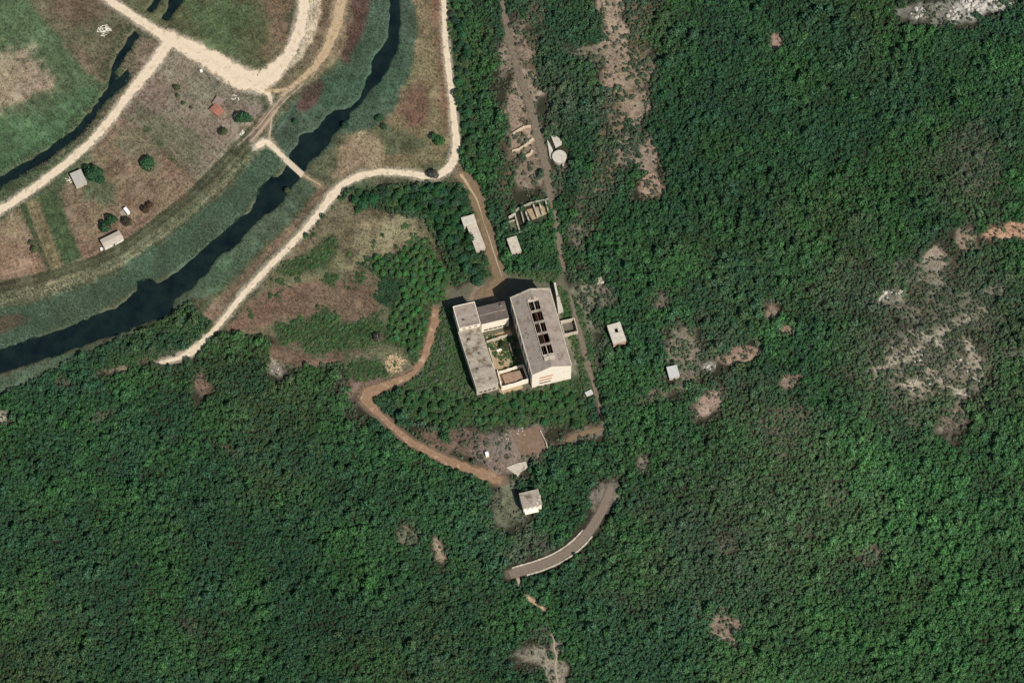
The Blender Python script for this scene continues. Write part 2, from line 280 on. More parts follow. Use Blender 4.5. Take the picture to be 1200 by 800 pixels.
# zones of the ground: colour (apparent), polygon, edge softness px
ZONES = [
    ((88, 92, 62), VALLEY, 4),
    ((82, 106, 66), [(-80, -80), (20, -80), (45, 12), (85, 55), (127, 100), (116, 116), (60, 170), (-80, 235)], 7),
    ((106, 98, 70), [(20, -80), (105, -80), (160, 22), (193, 46), (162, 38), (130, 85), (128, 98), (80, 52), (40, 10)], 7),
    ((108, 86, 66), [(60, -20), (112, -10), (130, 12), (110, 32), (85, 30), (62, 12)], 12),
    ((118, 102, 76), [(70, 50), (88, 50), (125, 95), (118, 100)], 6),
    ((150, 136, 106), [(-20, 60), (25, 55), (50, 70), (70, 95), (50, 112), (20, 125), (-20, 128)], 16),
    ((76, 106, 66), [(-40, 150), (30, 140), (80, 110), (100, 100), (112, 118), (60, 165), (-40, 225)], 14),
    ((124, 104, 82), [(160, 42), (193, 50), (180, 72), (145, 115), (100, 160), (60, 188), (40, 196), (98, 155), (150, 95), (140, 72)], 4),
    ((96, 96, 60), [(130, -60), (345, -60), (340, 40), (330, 62), (300, 88), (270, 74), (235, 55), (200, 42), (150, 10)], 7),
    ((84, 96, 58), [(215, 0), (290, 0), (310, 25), (270, 58), (235, 45)], 16),
    ((118, 96, 70), [(300, -30), (345, -30), (340, 45), (318, 72), (295, 70), (318, 40)], 10),
    ((112, 96, 68), [(360, -60), (420, -60), (418, 10), (400, 55), (372, 90), (330, 118), (322, 105), (345, 62)], 5),
    ((196, 178, 142), [(362, -60), (378, -60), (378, 20), (365, 50), (345, 78), (335, 82), (354, 52)], 4),
    ((140, 118, 86), [(420, -60), (426, -60), (420, 20), (404, 58), (380, 85), (355, 105), (346, 104), (385, 70), (408, 20)], 5),
    ((134, 118, 98), [(203, 56), (262, 90), (303, 116), (310, 132), (288, 150), (232, 212), (185, 165), (140, 130), (180, 82)], 4),
    ((104, 102, 76), [(165, 110), (200, 140), (240, 160), (225, 200), (190, 165), (145, 135)], 16),
    ((134, 107, 82), [(116, 162), (140, 133), (190, 172), (232, 212), (218, 234), (168, 272), (118, 305), (95, 312), (70, 225)], 4),
    ((118, 104, 78), [(140, 138), (165, 150), (200, 180), (180, 200), (140, 170)], 12),
    ((96, 98, 68), [(75, 195), (100, 185), (130, 215), (135, 240), (110, 235)], 9),
    ((142, 116, 88), [(-80, 300), (0, 262), (24, 240), (42, 285), (56, 318), (0, 330), (-80, 345)], 4),
    ((84, 84, 58), [(22, 240), (34, 236), (66, 312), (56, 320)], 3),
    ((84, 88, 60), [(105, 168), (115, 162), (90, 192), (60, 222), (30, 240), (20, 240)], 3),
    ((84, 86, 58), [(318, 140), (305, 172), (262, 212), (215, 250), (172, 282), (130, 310), (80, 330), (30, 345), (-80, 372), (-80, 340), (40, 322), (95, 308), (150, 278), (215, 232), (262, 188), (300, 150)], 4),
    ((116, 112, 80), [(318, 165), (262, 220), (215, 262), (172, 292), (130, 320), (70, 342), (30, 352), (-80, 376), (-80, 356), (40, 338), (95, 322), (140, 304), (185, 274), (230, 238), (270, 200), (305, 162)], 4),
    ((136, 108, 82), [(330, 112), (320, 140), (300, 165), (285, 172), (296, 150), (312, 132)], 4),
    ((68, 92, 70), [(316, 168), (332, 190), (300, 235), (250, 285), (185, 332), (158, 342), (87, 382), (0, 412), (-80, 440), (-80, 382), (30, 356), (80, 344), (140, 318), (200, 276), (262, 224)], 6),
    ((68, 92, 70), [(318, 150), (345, 120), (380, 88), (402, 75), (420, 30), (430, -60), (480, -60), (492, 40), (480, 90), (462, 130), (440, 150), (400, 158), (352, 205), (330, 185)], 6),
    ((76, 96, 70), [(352, 205), (378, 220), (350, 250), (345, 262), (305, 290), (280, 322), (235, 352), (205, 366), (160, 384), (110, 402), (60, 422), (0, 440), (-80, 470), (-80, 500), (0, 462), (80, 424), (150, 396), (200, 350), (300, 258)], 6),
    ((92, 64, 54), [(415, -20), (430, -20), (430, 20), (424, 48), (408, 75), (400, 66), (408, 40)], 6),
    ((86, 60, 52), [(375, 92), (382, 98), (372, 120), (358, 132), (350, 125), (358, 108)], 6),
    ((94, 64, 54), [(-40, 372), (25, 368), (40, 372), (28, 382), (0, 390), (-40, 395)], 6),
    ((124, 112, 76), [(482, -60), (518, -60), (524, 60), (530, 130), (530, 165), (520, 190), (490, 198), (430, 200), (400, 208), (384, 216), (398, 190), (404, 160), (440, 152), (462, 130), (482, 90), (490, 40)], 7),
    ((122, 94, 68), [(500, -30), (517, -30), (522, 60), (528, 150), (520, 160), (512, 60)], 6),
    ((116, 84, 64), [(475, 110), (495, 95), (505, 120), (498, 148), (478, 150), (468, 132)], 10),
    ((84, 92, 58), [(440, 150), (470, 150), (500, 165), (490, 185), (450, 180)], 10),
    ((138, 120, 88), [(404, 165), (440, 160), (450, 185), (400, 205), (385, 215)], 9),
    ((124, 100, 76), [(372, 220), (396, 214), (372, 240), (300, 318), (262, 364), (215, 420), (200, 420), (232, 374), (290, 312), (340, 264)], 5),
    ((112, 102, 72), YARD, 5),
    ((150, 138, 98), [(425, 258), (455, 250), (490, 262), (505, 285), (512, 300), (470, 300), (440, 305), (408, 320), (395, 330), (410, 300)], 9),
    ((122, 92, 72), [(300, 345), (350, 325), (400, 325), (440, 335), (448, 365), (420, 385), (370, 372), (330, 372), (290, 385), (270, 385)], 10),
    ((118, 86, 68), [(318, 400), (350, 412), (395, 408), (420, 395), (440, 400), (400, 424), (345, 428), (320, 424)], 7),
    ((110, 104, 70), [(300, 340), (345, 305), (400, 290), (410, 310), (360, 330)], 8),
    ((92, 104, 66), GLADE, 8),
    ((92, 86, 66), FACT, 6),  # factory ground: shade put into the colour, darkened to deepen the gap beside the hall
    ((124, 100, 76), [(536, 190), (548, 195), (565, 222), (574, 260), (590, 300), (598, 325), (575, 350), (548, 350), (565, 335), (580, 330), (566, 280), (556, 240), (536, 212)], 5),
    ((150, 118, 96), [(560, 336), (585, 330), (580, 350), (552, 352)], 6),
]

SCRUB = [[(170, 153), (172, 152), (212, 195), (210, 197)], [(24, 240), (27, 239), (60, 317), (57, 319)], [(228, 60), (262, 80), (300, 108), (298, 111), (260, 83), (226, 62)], [(325, 318), (352, 300), (392, 275), (398, 288), (380, 312), (340, 322)], [(322, 385), (350, 375), (395, 365), (400, 382), (372, 400), (330, 404)], [(400, 385), (440, 368), (450, 385), (452, 400), (420, 400)], [(365, 370), (385, 362), (392, 372), (372, 380)], [(430, 302), (462, 296), (476, 330), (462, 362), (440, 350), (446, 325)], [(385, 318), (400, 322), (392, 335), (380, 330)], [(345, 398), (400, 378), (440, 372), (452, 402), (400, 412), (360, 412)], [(566, 398), (604, 392), (613, 440), (600, 436), (596, 420), (586, 424), (574, 412)], [(656, 336), (672, 345), (696, 400), (702, 460), (680, 448), (670, 395), (656, 365)],
         [(150, 394), (200, 368), (222, 356), (246, 380), (225, 405), (190, 418), (150, 425), (80, 440), (40, 452), (80, 424)], [(405, 425), (440, 420), (455, 440), (420, 446), (402, 440)], [(415, 322), (428, 318), (426, 332), (412, 334)], GLADE[:], [(540, 215), (550, 222), (556, 250), (546, 246), (534, 225)], [(640, 236), (656, 262), (652, 300), (625, 300), (622, 268)], [(596, 300), (650, 300), (655, 330), (625, 328), (596, 318)], [(640, 450), (680, 440), (690, 455), (676, 470), (640, 468)]]

# ------------------------------------------------------------------ the ground
def road_world(pts):
    a = np.array(pts, float); x, y, _ = W(a[:, 0], a[:, 1]); return [(x[i], y[i], a[i, 2] * MPP) for i in range(len(a))]
ROADS_W = [(n, k, road_world(p)) for n, k, p in ROADS]
SURF = {'gravel': (226, 208, 180), 'palegravel': (196, 172, 138), 'palesoil': (182, 165, 142), 'soil': (134, 114, 90), 'redsoil': (158, 128, 102), 'asphalt': (134, 120, 104), 'lane': (130, 118, 102)}
def dense_axis(lo, hi, st, far):
    a = list(np.arange(lo, hi + st / 2, st)); s = st; l = [lo]; h = [a[-1]]
    while h[-1] < far: s *= 1.35; h.append(h[-1] + s); l.append(l[-1] - s)
    return np.array(l[1:][::-1] + a + h[1:])
gx = dense_axis(-300, 300, 0.9, 4500); gy = dense_axis(-232, 250, 0.9, 4500)
GX, GY = np.meshgrid(gx, gy); GZ = height(GX, GY)
PX, PY = to_px(GX, GY, GZ)
n_a = vnoise(GX, GY, 9, 11, 4) - 0.5; n_b = vnoise(GX, GY, 3.0, 12, 3) - 0.5; n_c = vnoise(GX, GY, 38, 13, 3) - 0.5
rgb = np.zeros(GX.shape + (3,)); rgb[:] = s2l((56, 56, 40))
rgb *= (1 + 0.6 * n_c)[..., None]
def blend(mask_idx, w, c):
    rgb[mask_idx] = rgb[mask_idx] * (1 - w[:, None]) + s2l(c) * w[:, None]
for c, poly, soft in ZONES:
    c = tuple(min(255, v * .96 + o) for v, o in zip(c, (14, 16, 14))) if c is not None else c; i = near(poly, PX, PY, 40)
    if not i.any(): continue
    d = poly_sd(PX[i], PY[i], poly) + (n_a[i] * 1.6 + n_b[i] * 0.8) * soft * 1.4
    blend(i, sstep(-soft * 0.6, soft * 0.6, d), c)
def ell(x, y, b):
    a = math.radians(b[4]); dx = x - b[0]; dy = y - b[1]
    u = (dx * math.cos(a) - dy * math.sin(a)) / b[2]; v = (dx * math.sin(a) + dy * math.cos(a)) / b[3]
    return 1 - np.hypot(u, v)
for b in BARE:
    i = np.hypot(PX - b[0], PY - b[1]) < 2 * max(b[2], b[3])
    if i.any(): blend(i, b[6] * sstep(-0.35, 0.25, ell(PX[i], PY[i], b) + 1.3 * n_a[i] + 0.5 * n_b[i]), b[5])
for poly in SCRUB + list(THICKETS.values()):
    i = near(poly, PX, PY, 20)
    if i.any(): blend(i, 0.8 * sstep(-4, 5, poly_sd(PX[i], PY[i], poly) + (n_a[i] * 1.6 + n_b[i]) * 14), (66, 84, 52))
# mottling of meadows: green and straw drifts with a shape of their own
open_v = sstep(-6, 4, poly_sd(PX, PY, VALLEY)) ; open_y = sstep(-6, 4, poly_sd(PX, PY, YARD)); om = np.maximum(open_v, open_y)
rgb *= (1 + om * (0.75 * n_a + 0.6 * n_b))[..., None]
gm = om * np.clip(2.2 * n_c + 0.9 * n_a, -0.6, 0.6)
rgb *= 1 + gm[..., None] * np.array([-0.22, 0.0, -0.10])
# fine gravel spilled beside the roads
for n, k, p in ROADS_W:
    i = near(p, GX, GY, 14); d, w = seg_dist(GX[i], GY[i], p)
    spill = 1.6 if k in ('gravel', 'palegravel', 'redsoil', 'soil') else 0.7
    wt = 0.75 * sstep(spill * 1.3, -0.3, d - w / 2 + 2.2 * n_a[i] + 1.6 * n_b[i])
    c = np.array(SURF[k]) * 0.86; blend(i, wt, c)
# plough lines on the small strips
strip = [(30, 236), (64, 224), (97, 302), (60, 318)]
i = near(strip, PX, PY, 4); d = poly_sd(PX[i], PY[i], strip); w = sstep(-1, 1, d)
t = (PX[i] - 30) * 0.93 - (PY[i] - 236) * 0.36
pale = (t < 15)
cc = np.where(pale[:, None], s2l((132, 120, 84)), s2l((78, 98, 60))) * (1 + 0.22 * np.sin(t * 2 * math.pi / 5.0))[:, None] * (1 + 0.8 * n_b[i])[:, None]
rgb[i] = rgb[i] * (1 - w[:, None]) + cc * w[:, None]
for poly, (ux, uy), per, am in ((ZONES[14][1], (.62, -.78), 7.0, .14), (ZONES[16][1], (.70, .72), 9.0, .12), (ZONES[19][1], (.93, -.36), 6.0, .14), (ZONES[1][1], (.64, -.77), 13.0, .12), (ZONES[8][1], (.5, .86), 10.0, .10)):
    i = near(poly, PX, PY, 4); w = sstep(-2, 6, poly_sd(PX[i], PY[i], poly)); t = PX[i] * ux + PY[i] * uy + n_a[i] * 4
    rgb[i] *= (1 + w * am * (np.sin(t * 2 * math.pi / per) + .6 * np.sin(t * 2 * math.pi / (per * .37) + 2)) * (.5 + 2 * np.abs(n_c[i])))[:, None]
# mown and rutted stripes along the dike
i = near(DIKE_PX, PX, PY, 30); d, _ = seg_dist(PX[i], PY[i], DIKE_PX)
sg = np.zeros(d.shape); xs_ = np.array([p[0] for p in DIKE_PX][::-1], float); ys_ = np.array([p[1] for p in DIKE_PX][::-1], float)
sg = np.where(PY[i] > np.interp(PX[i], xs_, ys_), d, -d) + n_a[i] * 2.0
wt = sstep(24, 14, np.abs(sg)) * sstep(60, 20, np.abs(n_c[i]) * 100)
rgb[i] *= (1 + wt * (.22 * np.sin(sg * .78) + .16 * np.sin(sg * 1.9 + 1)))[:, None]
# water channels cut into the ground
i = near(RIVER, PX, PY, 12); dr = np.full(GX.shape, -99.0); dr[i] = poly_sd(PX[i], PY[i], RIVER)
for q in [DITCH] + PONDS:
    i = near(q, PX, PY, 12); dr[i] = np.maximum(dr[i], poly_sd(PX[i], PY[i], q) * 0.9)
dw = dr * MPP + n_b * 2.2 + n_a * 1.6
cut = sstep(-1.6, 1.2, dw)
GZ = GZ - 1.9 * cut
rgb = rgb * (1 - 0.7 * cut[..., None]) + 0.7 * cut[..., None] * s2l((46, 52, 40))
lum = rgb @ np.array([.3, .55, .15]); rgb = (rgb * .78 + lum[..., None] * .22 * np.array([1.03, 1.0, .92])) * .93
rgb = np.clip(rgb, 0.003, 0.8)

gmat = bpy.data.materials.new("ground_soil"); gmat.use_nodes = True; nt = gmat.node_tree; L = nt.links.new
b = nt.nodes["Principled BSDF"]; b.inputs["Roughness"].default_value = 1.0; b.inputs["Specular IOR Level"].default_value = 0.05
at = N(nt, "ShaderNodeAttribute", attribute_name="soil"); tc = N(nt, "ShaderNodeTexCoord")
fac = None
for sc_, lo, hi in ((1.3, 0.70, 1.32), (0.3, 0.78, 1.24)):
    no = N(nt, "ShaderNodeTexNoise"); no.inputs["Scale"].default_value = sc_; no.inputs["Detail"].default_value = 5; no.inputs["Roughness"].default_value = 0.75
    L(tc.outputs["Object"], no.inputs["Vector"]); mr = N(nt, "ShaderNodeMapRange"); mr.inputs[1].default_value = 0.3; mr.inputs[2].default_value = 0.7; mr.inputs[3].default_value = lo; mr.inputs[4].default_value = hi
    L(no.outputs[0], mr.inputs[0])
    if fac is None: fac = mr.outputs[0]; n_first = no
    else:
        mu = N(nt, "ShaderNodeMath", operation='MULTIPLY'); L(fac, mu.inputs[0]); L(mr.outputs[0], mu.inputs[1]); fac = mu.outputs[0]
vm = N(nt, "ShaderNodeVectorMath", operation='SCALE'); L(at.outputs["Color"], vm.inputs[0]); L(fac, vm.inputs["Scale"]); L(vm.outputs[0], b.inputs["Base Color"])
bp = N(nt, "ShaderNodeBump"); bp.inputs["Strength"].default_value = 0.5; bp.inputs["Distance"].default_value = 0.35; L(n_first.outputs[0], bp.inputs["Height"]); L(bp.outputs[0], b.inputs["Normal"])
ground = bpy.data.objects.new("ground", grid_mesh("ground", GX, GY, GZ, gmat, rgb)); COL.objects.link(ground)
ground['kind'] = 'structure'; ground['label'] = 'valley meadows, garden plots and wooded hillside ground'

# ------------------------------------------------------------------ water
wm = bpy.data.materials.new("still_water"); wm.use_nodes = True; nt = wm.node_tree; b = nt.nodes["Principled BSDF"]
no = N(nt, "ShaderNodeTexNoise"); no.inputs["Scale"].default_value = 0.1; no.inputs["Detail"].default_value = 9; no.inputs["Roughness"].default_value = .7
tc = N(nt, "ShaderNodeTexCoord"); rp = N(nt, "ShaderNodeValToRGB"); nt.links.new(tc.outputs["Object"], no.inputs["Vector"]); nt.links.new(no.outputs[0], rp.inputs[0])
rp.color_ramp.elements[0].position = .35; rp.color_ramp.elements[1].position = .72; rp.color_ramp.elements[0].color = (0.004, 0.009, 0.0115, 1); rp.color_ramp.elements[1].color = (0.013, 0.026, 0.022, 1); nt.links.new(rp.outputs[0], b.inputs["Base Color"])
b.inputs["Roughness"].default_value = 0.12; b.inputs["IOR"].default_value = 1.33
n2 = N(nt, "ShaderNodeTexNoise"); n2.inputs["Scale"].default_value = 1.6; nt.links.new(tc.outputs["Object"], n2.inputs["Vector"])
bp = N(nt, "ShaderNodeBump"); bp.inputs["Strength"].default_value = 0.15; bp.inputs["Distance"].default_value = 0.05; nt.links.new(n2.outputs[0], bp.inputs["Height"]); nt.links.new(bp.outputs[0], b.inputs["Normal"])
def water(name, rings, z, label):
    mb = MB()
    for ring in rings:
        mb.add(ring, [tuple(range(len(ring)))])
    o = mb.build(name, wm); o['kind'] = 'structure'; o['label'] = label; return o
def strip_pts(Lb, Rb, z, grow):
    """quads between two bank lines resampled to equal counts"""
    def rs(P, n=160):
        a = np.array(P, float); s = np.r_[0, np.cumsum(np.hypot(*np.diff(a, axis=0).T))]; t = np.linspace(0, s[-1], n)
        return np.stack([np.interp(t, s, a[:, 0]), np.interp(t, s, a[:, 1])], 1)
    A = rs(Lb); Bq = rs(Rb); M = (A + Bq) / 2
    A = M + (A - M) * grow; Bq = M + (Bq - M) * grow; rings = []
    for k in range(len(A) - 1):
        q = []
        for p in (A[k], A[k + 1], Bq[k + 1], Bq[k]):
            x, y = flat(p[0], p[1], 0); q.append((x, y, z))
        rings.append(q)
    return rings
# one connected sheet for the river
rr = strip_pts(RIVER_L, RIVER_R, -0.75, 1.35); mb = MB()
for k, q in enumerate(rr):
    if k == 0: mb.v += [q[0], q[3]]
    mb.v += [q[1], q[2]]; j = len(mb.v); mb.f.append((j - 4, j - 3, j - 1, j - 2))
o = mb.build("river", wm); o['kind'] = 'structure'; o['label'] = 'dark slow river winding between reed beds'
def pond(name, poly, label):
    A = np.array(poly, float); T = np.roll(A, -1, 0) - np.roll(A, 1, 0); T /= np.linalg.norm(T, axis=1)[:, None]; nrm = np.stack([T[:, 1], -T[:, 0]], 1); ring = []
    if poly_sd(np.array([A[3, 0] + nrm[3, 0] * .5]), np.array([A[3, 1] + nrm[3, 1] * .5]), poly)[0] > 0: nrm = -nrm
    for p in A + nrm * 3.0:
        x, y = flat(*p); ring.append((x, y, -0.8))
    o = MB().add(ring, [tuple(range(len(ring)))]).build(name, wm); o['kind'] = 'structure'; o['label'] = label
pond("ditch_water", [(p[0], p[1]) for p in DITCH], 'dark drainage ditch beside the gravel road')
for p in PONDS: pond("pond_water", p, 'dark pool in the northern meadow')

# ------------------------------------------------------------------ roads, tracks and paths
rmat = {'gravel': mat('gravel', SURF['gravel'], (212, 194, 166), 0.7, 1.0, 0.05, ((184, 160, 128), 0.28, 0.54)),
        'palegravel': mat('pale_gravel', SURF['palegravel'], (172, 148, 114), 0.6, 1.0, 0.05, ((140, 118, 88), 0.4, 0.52)),
        'palesoil': mat('pale_soil', SURF['palesoil'], (160, 143, 120), 0.9, 1.0, 0.05),
        'soil': mat('brown_soil', SURF['soil'], (114, 97, 74), 0.7, 1.0, 0.08, ((104, 96, 62), 0.3, 0.55)),
        'redsoil': mat('red_soil', SURF['redsoil'], (132, 104, 80), 0.7, 1.0, 0.08, ((186, 160, 134), 0.25, 0.54)),
        'asphalt': mat('old_asphalt', SURF['asphalt'], (116, 104, 92), 0.8, 1.0, 0.04, ((96, 84, 72), 0.35, 0.58)),
        'lane': mat('worn_concrete', SURF['lane'], (108, 98, 84), 0.7, 1.0, 0.04, ((98, 84, 66), 0.4, 0.52))}
VERGE = {'gravel': (184, 163, 134), 'palegravel': (128, 110, 82), 'palesoil': (126, 106, 80), 'soil': (108, 92, 66), 'redsoil': (118, 96, 72), 'asphalt': (112, 98, 78), 'lane': (110, 100, 76)}
for kd, m_ in rmat.items():
    nt = m_.node_tree; b = nt.nodes['Principled BSDF']; L = nt.links.new; src = b.inputs['Base Color'].links[0].from_socket
    wa = N(nt, 'ShaderNodeAttribute', attribute_name='across'); tc = N(nt, 'ShaderNodeTexCoord'); no = N(nt, 'ShaderNodeTexNoise'); no.inputs['Scale'].default_value = .9; no.inputs['Detail'].default_value = 6; no.inputs['Roughness'].default_value = .75; L(tc.outputs['Object'], no.inputs['Vector'])
    cr = N(nt, 'ShaderNodeValToRGB'); e = cr.color_ramp.elements; e[0].position = 0; e[0].color = (.28,) * 3 + (1,); e[1].position = 1; e[1].color = (.75,) * 3 + (1,)
    for p_, v_ in ((.2, .22), (.42, 0.0), (.65, 0.02), (.85, .25)): q_ = e.new(p_); q_.color = (v_, v_, v_, 1)
    L(wa.outputs['Fac'], cr.inputs[0]); ad = N(nt, 'ShaderNodeMath', operation='ADD'); L(cr.outputs[0], ad.inputs[0]); L(no.outputs[0], ad.inputs[1])
    mr = N(nt, 'ShaderNodeMapRange'); mr.inputs[1].default_value = .72; mr.inputs[2].default_value = 1.15; L(ad.outputs[0], mr.inputs[0])
    mx = N(nt, 'ShaderNodeMixRGB'); L(mr.outputs[0], mx.inputs[0]); L(src, mx.inputs[1]); mx.inputs[2].default_value = (*s2l(VERGE[kd]), 1); L(mx.outputs[0], b.inputs['Base Color'])
def resample(pts, step):
    a = np.array(pts, float); s = np.r_[0, np.cumsum(np.hypot(np.diff(a[:, 0]), np.diff(a[:, 1])))]
    n = max(2, int(s[-1] / step)); t = np.linspace(0, s[-1], n + 1)
    out = np.stack([np.interp(t, s, a[:, k]) for k in range(3)], 1)
    for _ in range(6): out[1:-1] = 0.25 * out[:-2] + 0.5 * out[1:-1] + 0.25 * out[2:]
    return out
ROAD_LABEL = ['wide pale gravel road with a junction in the meadow', 'pale gravel road running beside the dark ditch', 'pale gravel road curving round the belt of trees',
              'faded pale gravel track along the river meadow', 'short gravel spur off the wide junction', 'thin gravel link between the road and the rutted track',
              'wheel rut on the dike', 'second wheel rut on the dike', 'narrow path down to the bridge', 'pale gravel approach to the footbridge', 'thin path from the bridge to the road',
              'brown dirt track past the long shed', 'pale rut leaving the road bend', 'pale rut towards the factory', 'red dirt track curving below the factory',
              'curved grey road end among the trees', 'worn concrete lane past the round tank', 'worn concrete lane beside the factory hall', 'pale stub below the curved road', 'short pale path in the wood', 'thin pale broken trail running down through the wood', 'brown path curving through the grove to the lane']
for k, (n, kind, p) in enumerate(ROADS_W):
    r = resample(p, 1.0); tx = np.gradient(r[:, 0]); ty = np.gradient(r[:, 1]); l = np.hypot(tx, ty); nx_, ny_ = -ty / l, tx / l
    mb = MB(); nn = 7
    for i in range(len(r)):
        s = i * 1.0
        e = [1 + (1.35 if kind in ('lane', 'soil', 'redsoil', 'palesoil') else 0.95 if kind != 'asphalt' else 0.2) * (float(vnoise(np.array([s]), np.array([k * 40.0 + sd * 9]), 2.2, 21 + sd, 4)[0]) - 0.5) for sd in (0, 1)]
        for j in range(nn):
            t = -1 + 2 * j / (nn - 1); wv = r[i, 2] / 2 * (e[0] if t < 0 else e[1]) * t
            x = r[i, 0] + nx_[i] * wv; y = r[i, 1] + ny_[i] * wv
            mb.v.append((x, y, 0.06 + 0.012 * k - (0.05 if abs(t) > 0.9 else 0)))
    z = height(np.array([v[0] for v in mb.v]), np.array([v[1] for v in mb.v])); mb.v = [(v[0], v[1], v[2] + z[i]) for i, v in enumerate(mb.v)]
    for i in range(len(r) - 1):
        for j in range(nn - 1): a = i * nn + j; mb.f.append((a, a + nn, a + nn + 1, a + 1))
    o = mb.build(n, rmat[kind]); o['kind'] = 'structure'; o['label'] = ROAD_LABEL[k]
    wa = o.data.attributes.new('across', 'FLOAT', 'POINT')
    if len(wa.data) == len(r) * nn: wa.data.foreach_set('value', np.tile(np.abs(np.linspace(-1, 1, nn)), len(r)).astype(np.float32))

# ------------------------------------------------------------------ building helpers
KEEP_OUT = []          # plan rectangles that no tree may stand in: (centre x, y, angle, half w, half d)
def rect_from_roof(c, h):
    """roof corners in the photo (NW, NE, SE, SW) at height h above ground -> SW corner, angle, width, depth"""
    P = [np.array(Wp(p[0], p[1], h)) for p in c]
    u = (P[1][:2] - P[0][:2] + P[2][:2] - P[3][:2]) / 2; v = (P[0][:2] - P[3][:2] + P[1][:2] - P[2][:2]) / 2
    a1 = math.atan2(u[1], u[0]); a2 = math.atan2(v[1], v[0]) - math.pi / 2; ang = (a1 * np.linalg.norm(u) + a2 * np.linalg.norm(v)) / (np.linalg.norm(u) + np.linalg.norm(v))
    w, d = np.linalg.norm(u), np.linalg.norm(v); ctr = sum(p[:2] for p in P) / 4
    e = np.array([math.cos(ang), math.sin(ang)]); f = np.array([-e[1], e[0]]); sw = ctr - e * w / 2 - f * d / 2
    KEEP_OUT.append((ctr[0], ctr[1], ang, w / 2, d / 2))
    return (sw[0], sw[1], float(height(sw[0], sw[1])) - 0.15), ang, w, d
def wall_holes(mb, length, h, th, holes, place):
    """wall along local s (0..length), thickness t, with real rectangular openings; place(s, t, z) -> xyz"""
    S = sorted({0, length} | {q for a in holes for q in (a[0], a[1])}); Z = sorted({0, h} | {q for a in holes for q in (a[2], a[3])})
    solid = lambda i, j: 0 <= i < len(S) - 1 and 0 <= j < len(Z) - 1 and not any(a[0] - 1e-6 <= (S[i] + S[i + 1]) / 2 <= a[1] + 1e-6 and a[2] - 1e-6 <= (Z[j] + Z[j + 1]) / 2 <= a[3] + 1e-6 for a in holes)
    for i in range(len(S) - 1):
        for j in range(len(Z) - 1):
            if not solid(i, j): continue
            s0, s1, z0, z1 = S[i], S[i + 1], Z[j], Z[j + 1]; q = [(s0, z0), (s1, z0), (s1, z1), (s0, z1)]
            mb.add([place(s, 0, z) for s, z in q], [(0, 1, 2, 3)]); mb.add([place(s, th, z) for s, z in q], [(3, 2, 1, 0)])
            for di, dj, a, b_ in ((0, -1, 0, 1), (1, 0, 1, 2), (0, 1, 2, 3), (-1, 0, 3, 0)):
                if not solid(i + di, j + dj):
                    p, r = q[a], q[b_]; mb.add([place(p[0], 0, p[1]), place(p[0], th, p[1]), place(r[0], th, r[1]), place(r[0], 0, r[1])], [(0, 1, 2, 3)])
    return mb
def side(w, d, th, which):
    """placing functions for the four outer walls; the long pair runs between the short pair so that no faces coincide"""
    if which == 'S': return w, lambda s, t, z: (s, t, z)
    if which == 'N': return w, lambda s, t, z: (w - s, d - t, z)
    if which == 'W': return d - 2 * th, lambda s, t, z: (t, d - th - s, z)
    return d - 2 * th, lambda s, t, z: (w - t, th + s, z)
def window_part(root, holes, place, frame_m, pane_m, depth=0.18, bars=(1, 1), name='window'):
    for (s0, s1, z0, z1) in holes:
        fr = MB(); b_ = 0.09
        pts = lambda a0, a1, c0, c1: [place(s, t, z) for t in (depth, depth + 0.08) for s, z in ((a0, c0), (a1, c0), (a1, c1), (a0, c1))]
        F = [(0, 1, 2, 3), (7, 6, 5, 4), (0, 4, 5, 1), (1, 5, 6, 2), (2, 6, 7, 3), (3, 7, 4, 0)]
        fr.add(pts(s0, s1, z0, z0 + b_), F); fr.add(pts(s0, s1, z1 - b_, z1), F); fr.add(pts(s0, s0 + b_, z0 + b_, z1 - b_), F); fr.add(pts(s1 - b_, s1, z0 + b_, z1 - b_), F)
        for k in range(1, bars[0] + 1): c = s0 + (s1 - s0) * k / (bars[0] + 1); fr.add(pts(c - 0.04, c + 0.04, z0 + b_, z1 - b_), F)
        for k in range(1, bars[1] + 1): c = z0 + (z1 - z0) * k / (bars[1] + 1); fr.add(pts(s0 + b_, s1 - b_, c - 0.035, c + 0.035), F)
        w_ = fr.build(name, frame_m, root)
        if pane_m: MB().add([place(s, depth + 0.04, z) for s, z in ((s0 + b_, z0 + b_), (s1 - b_, z0 + b_), (s1 - b_, z1 - b_), (s0 + b_, z1 - b_))], [(0, 1, 2, 3)]).build('pane', pane_m, w_)
def wins(length, n, ww, z0, z1, margin=1.0):
    st = (length - 2 * margin) / n; return [(margin + st * (k + 0.5) - ww / 2, margin + st * (k + 0.5) + ww / 2, z0, z1) for k in range(n)]
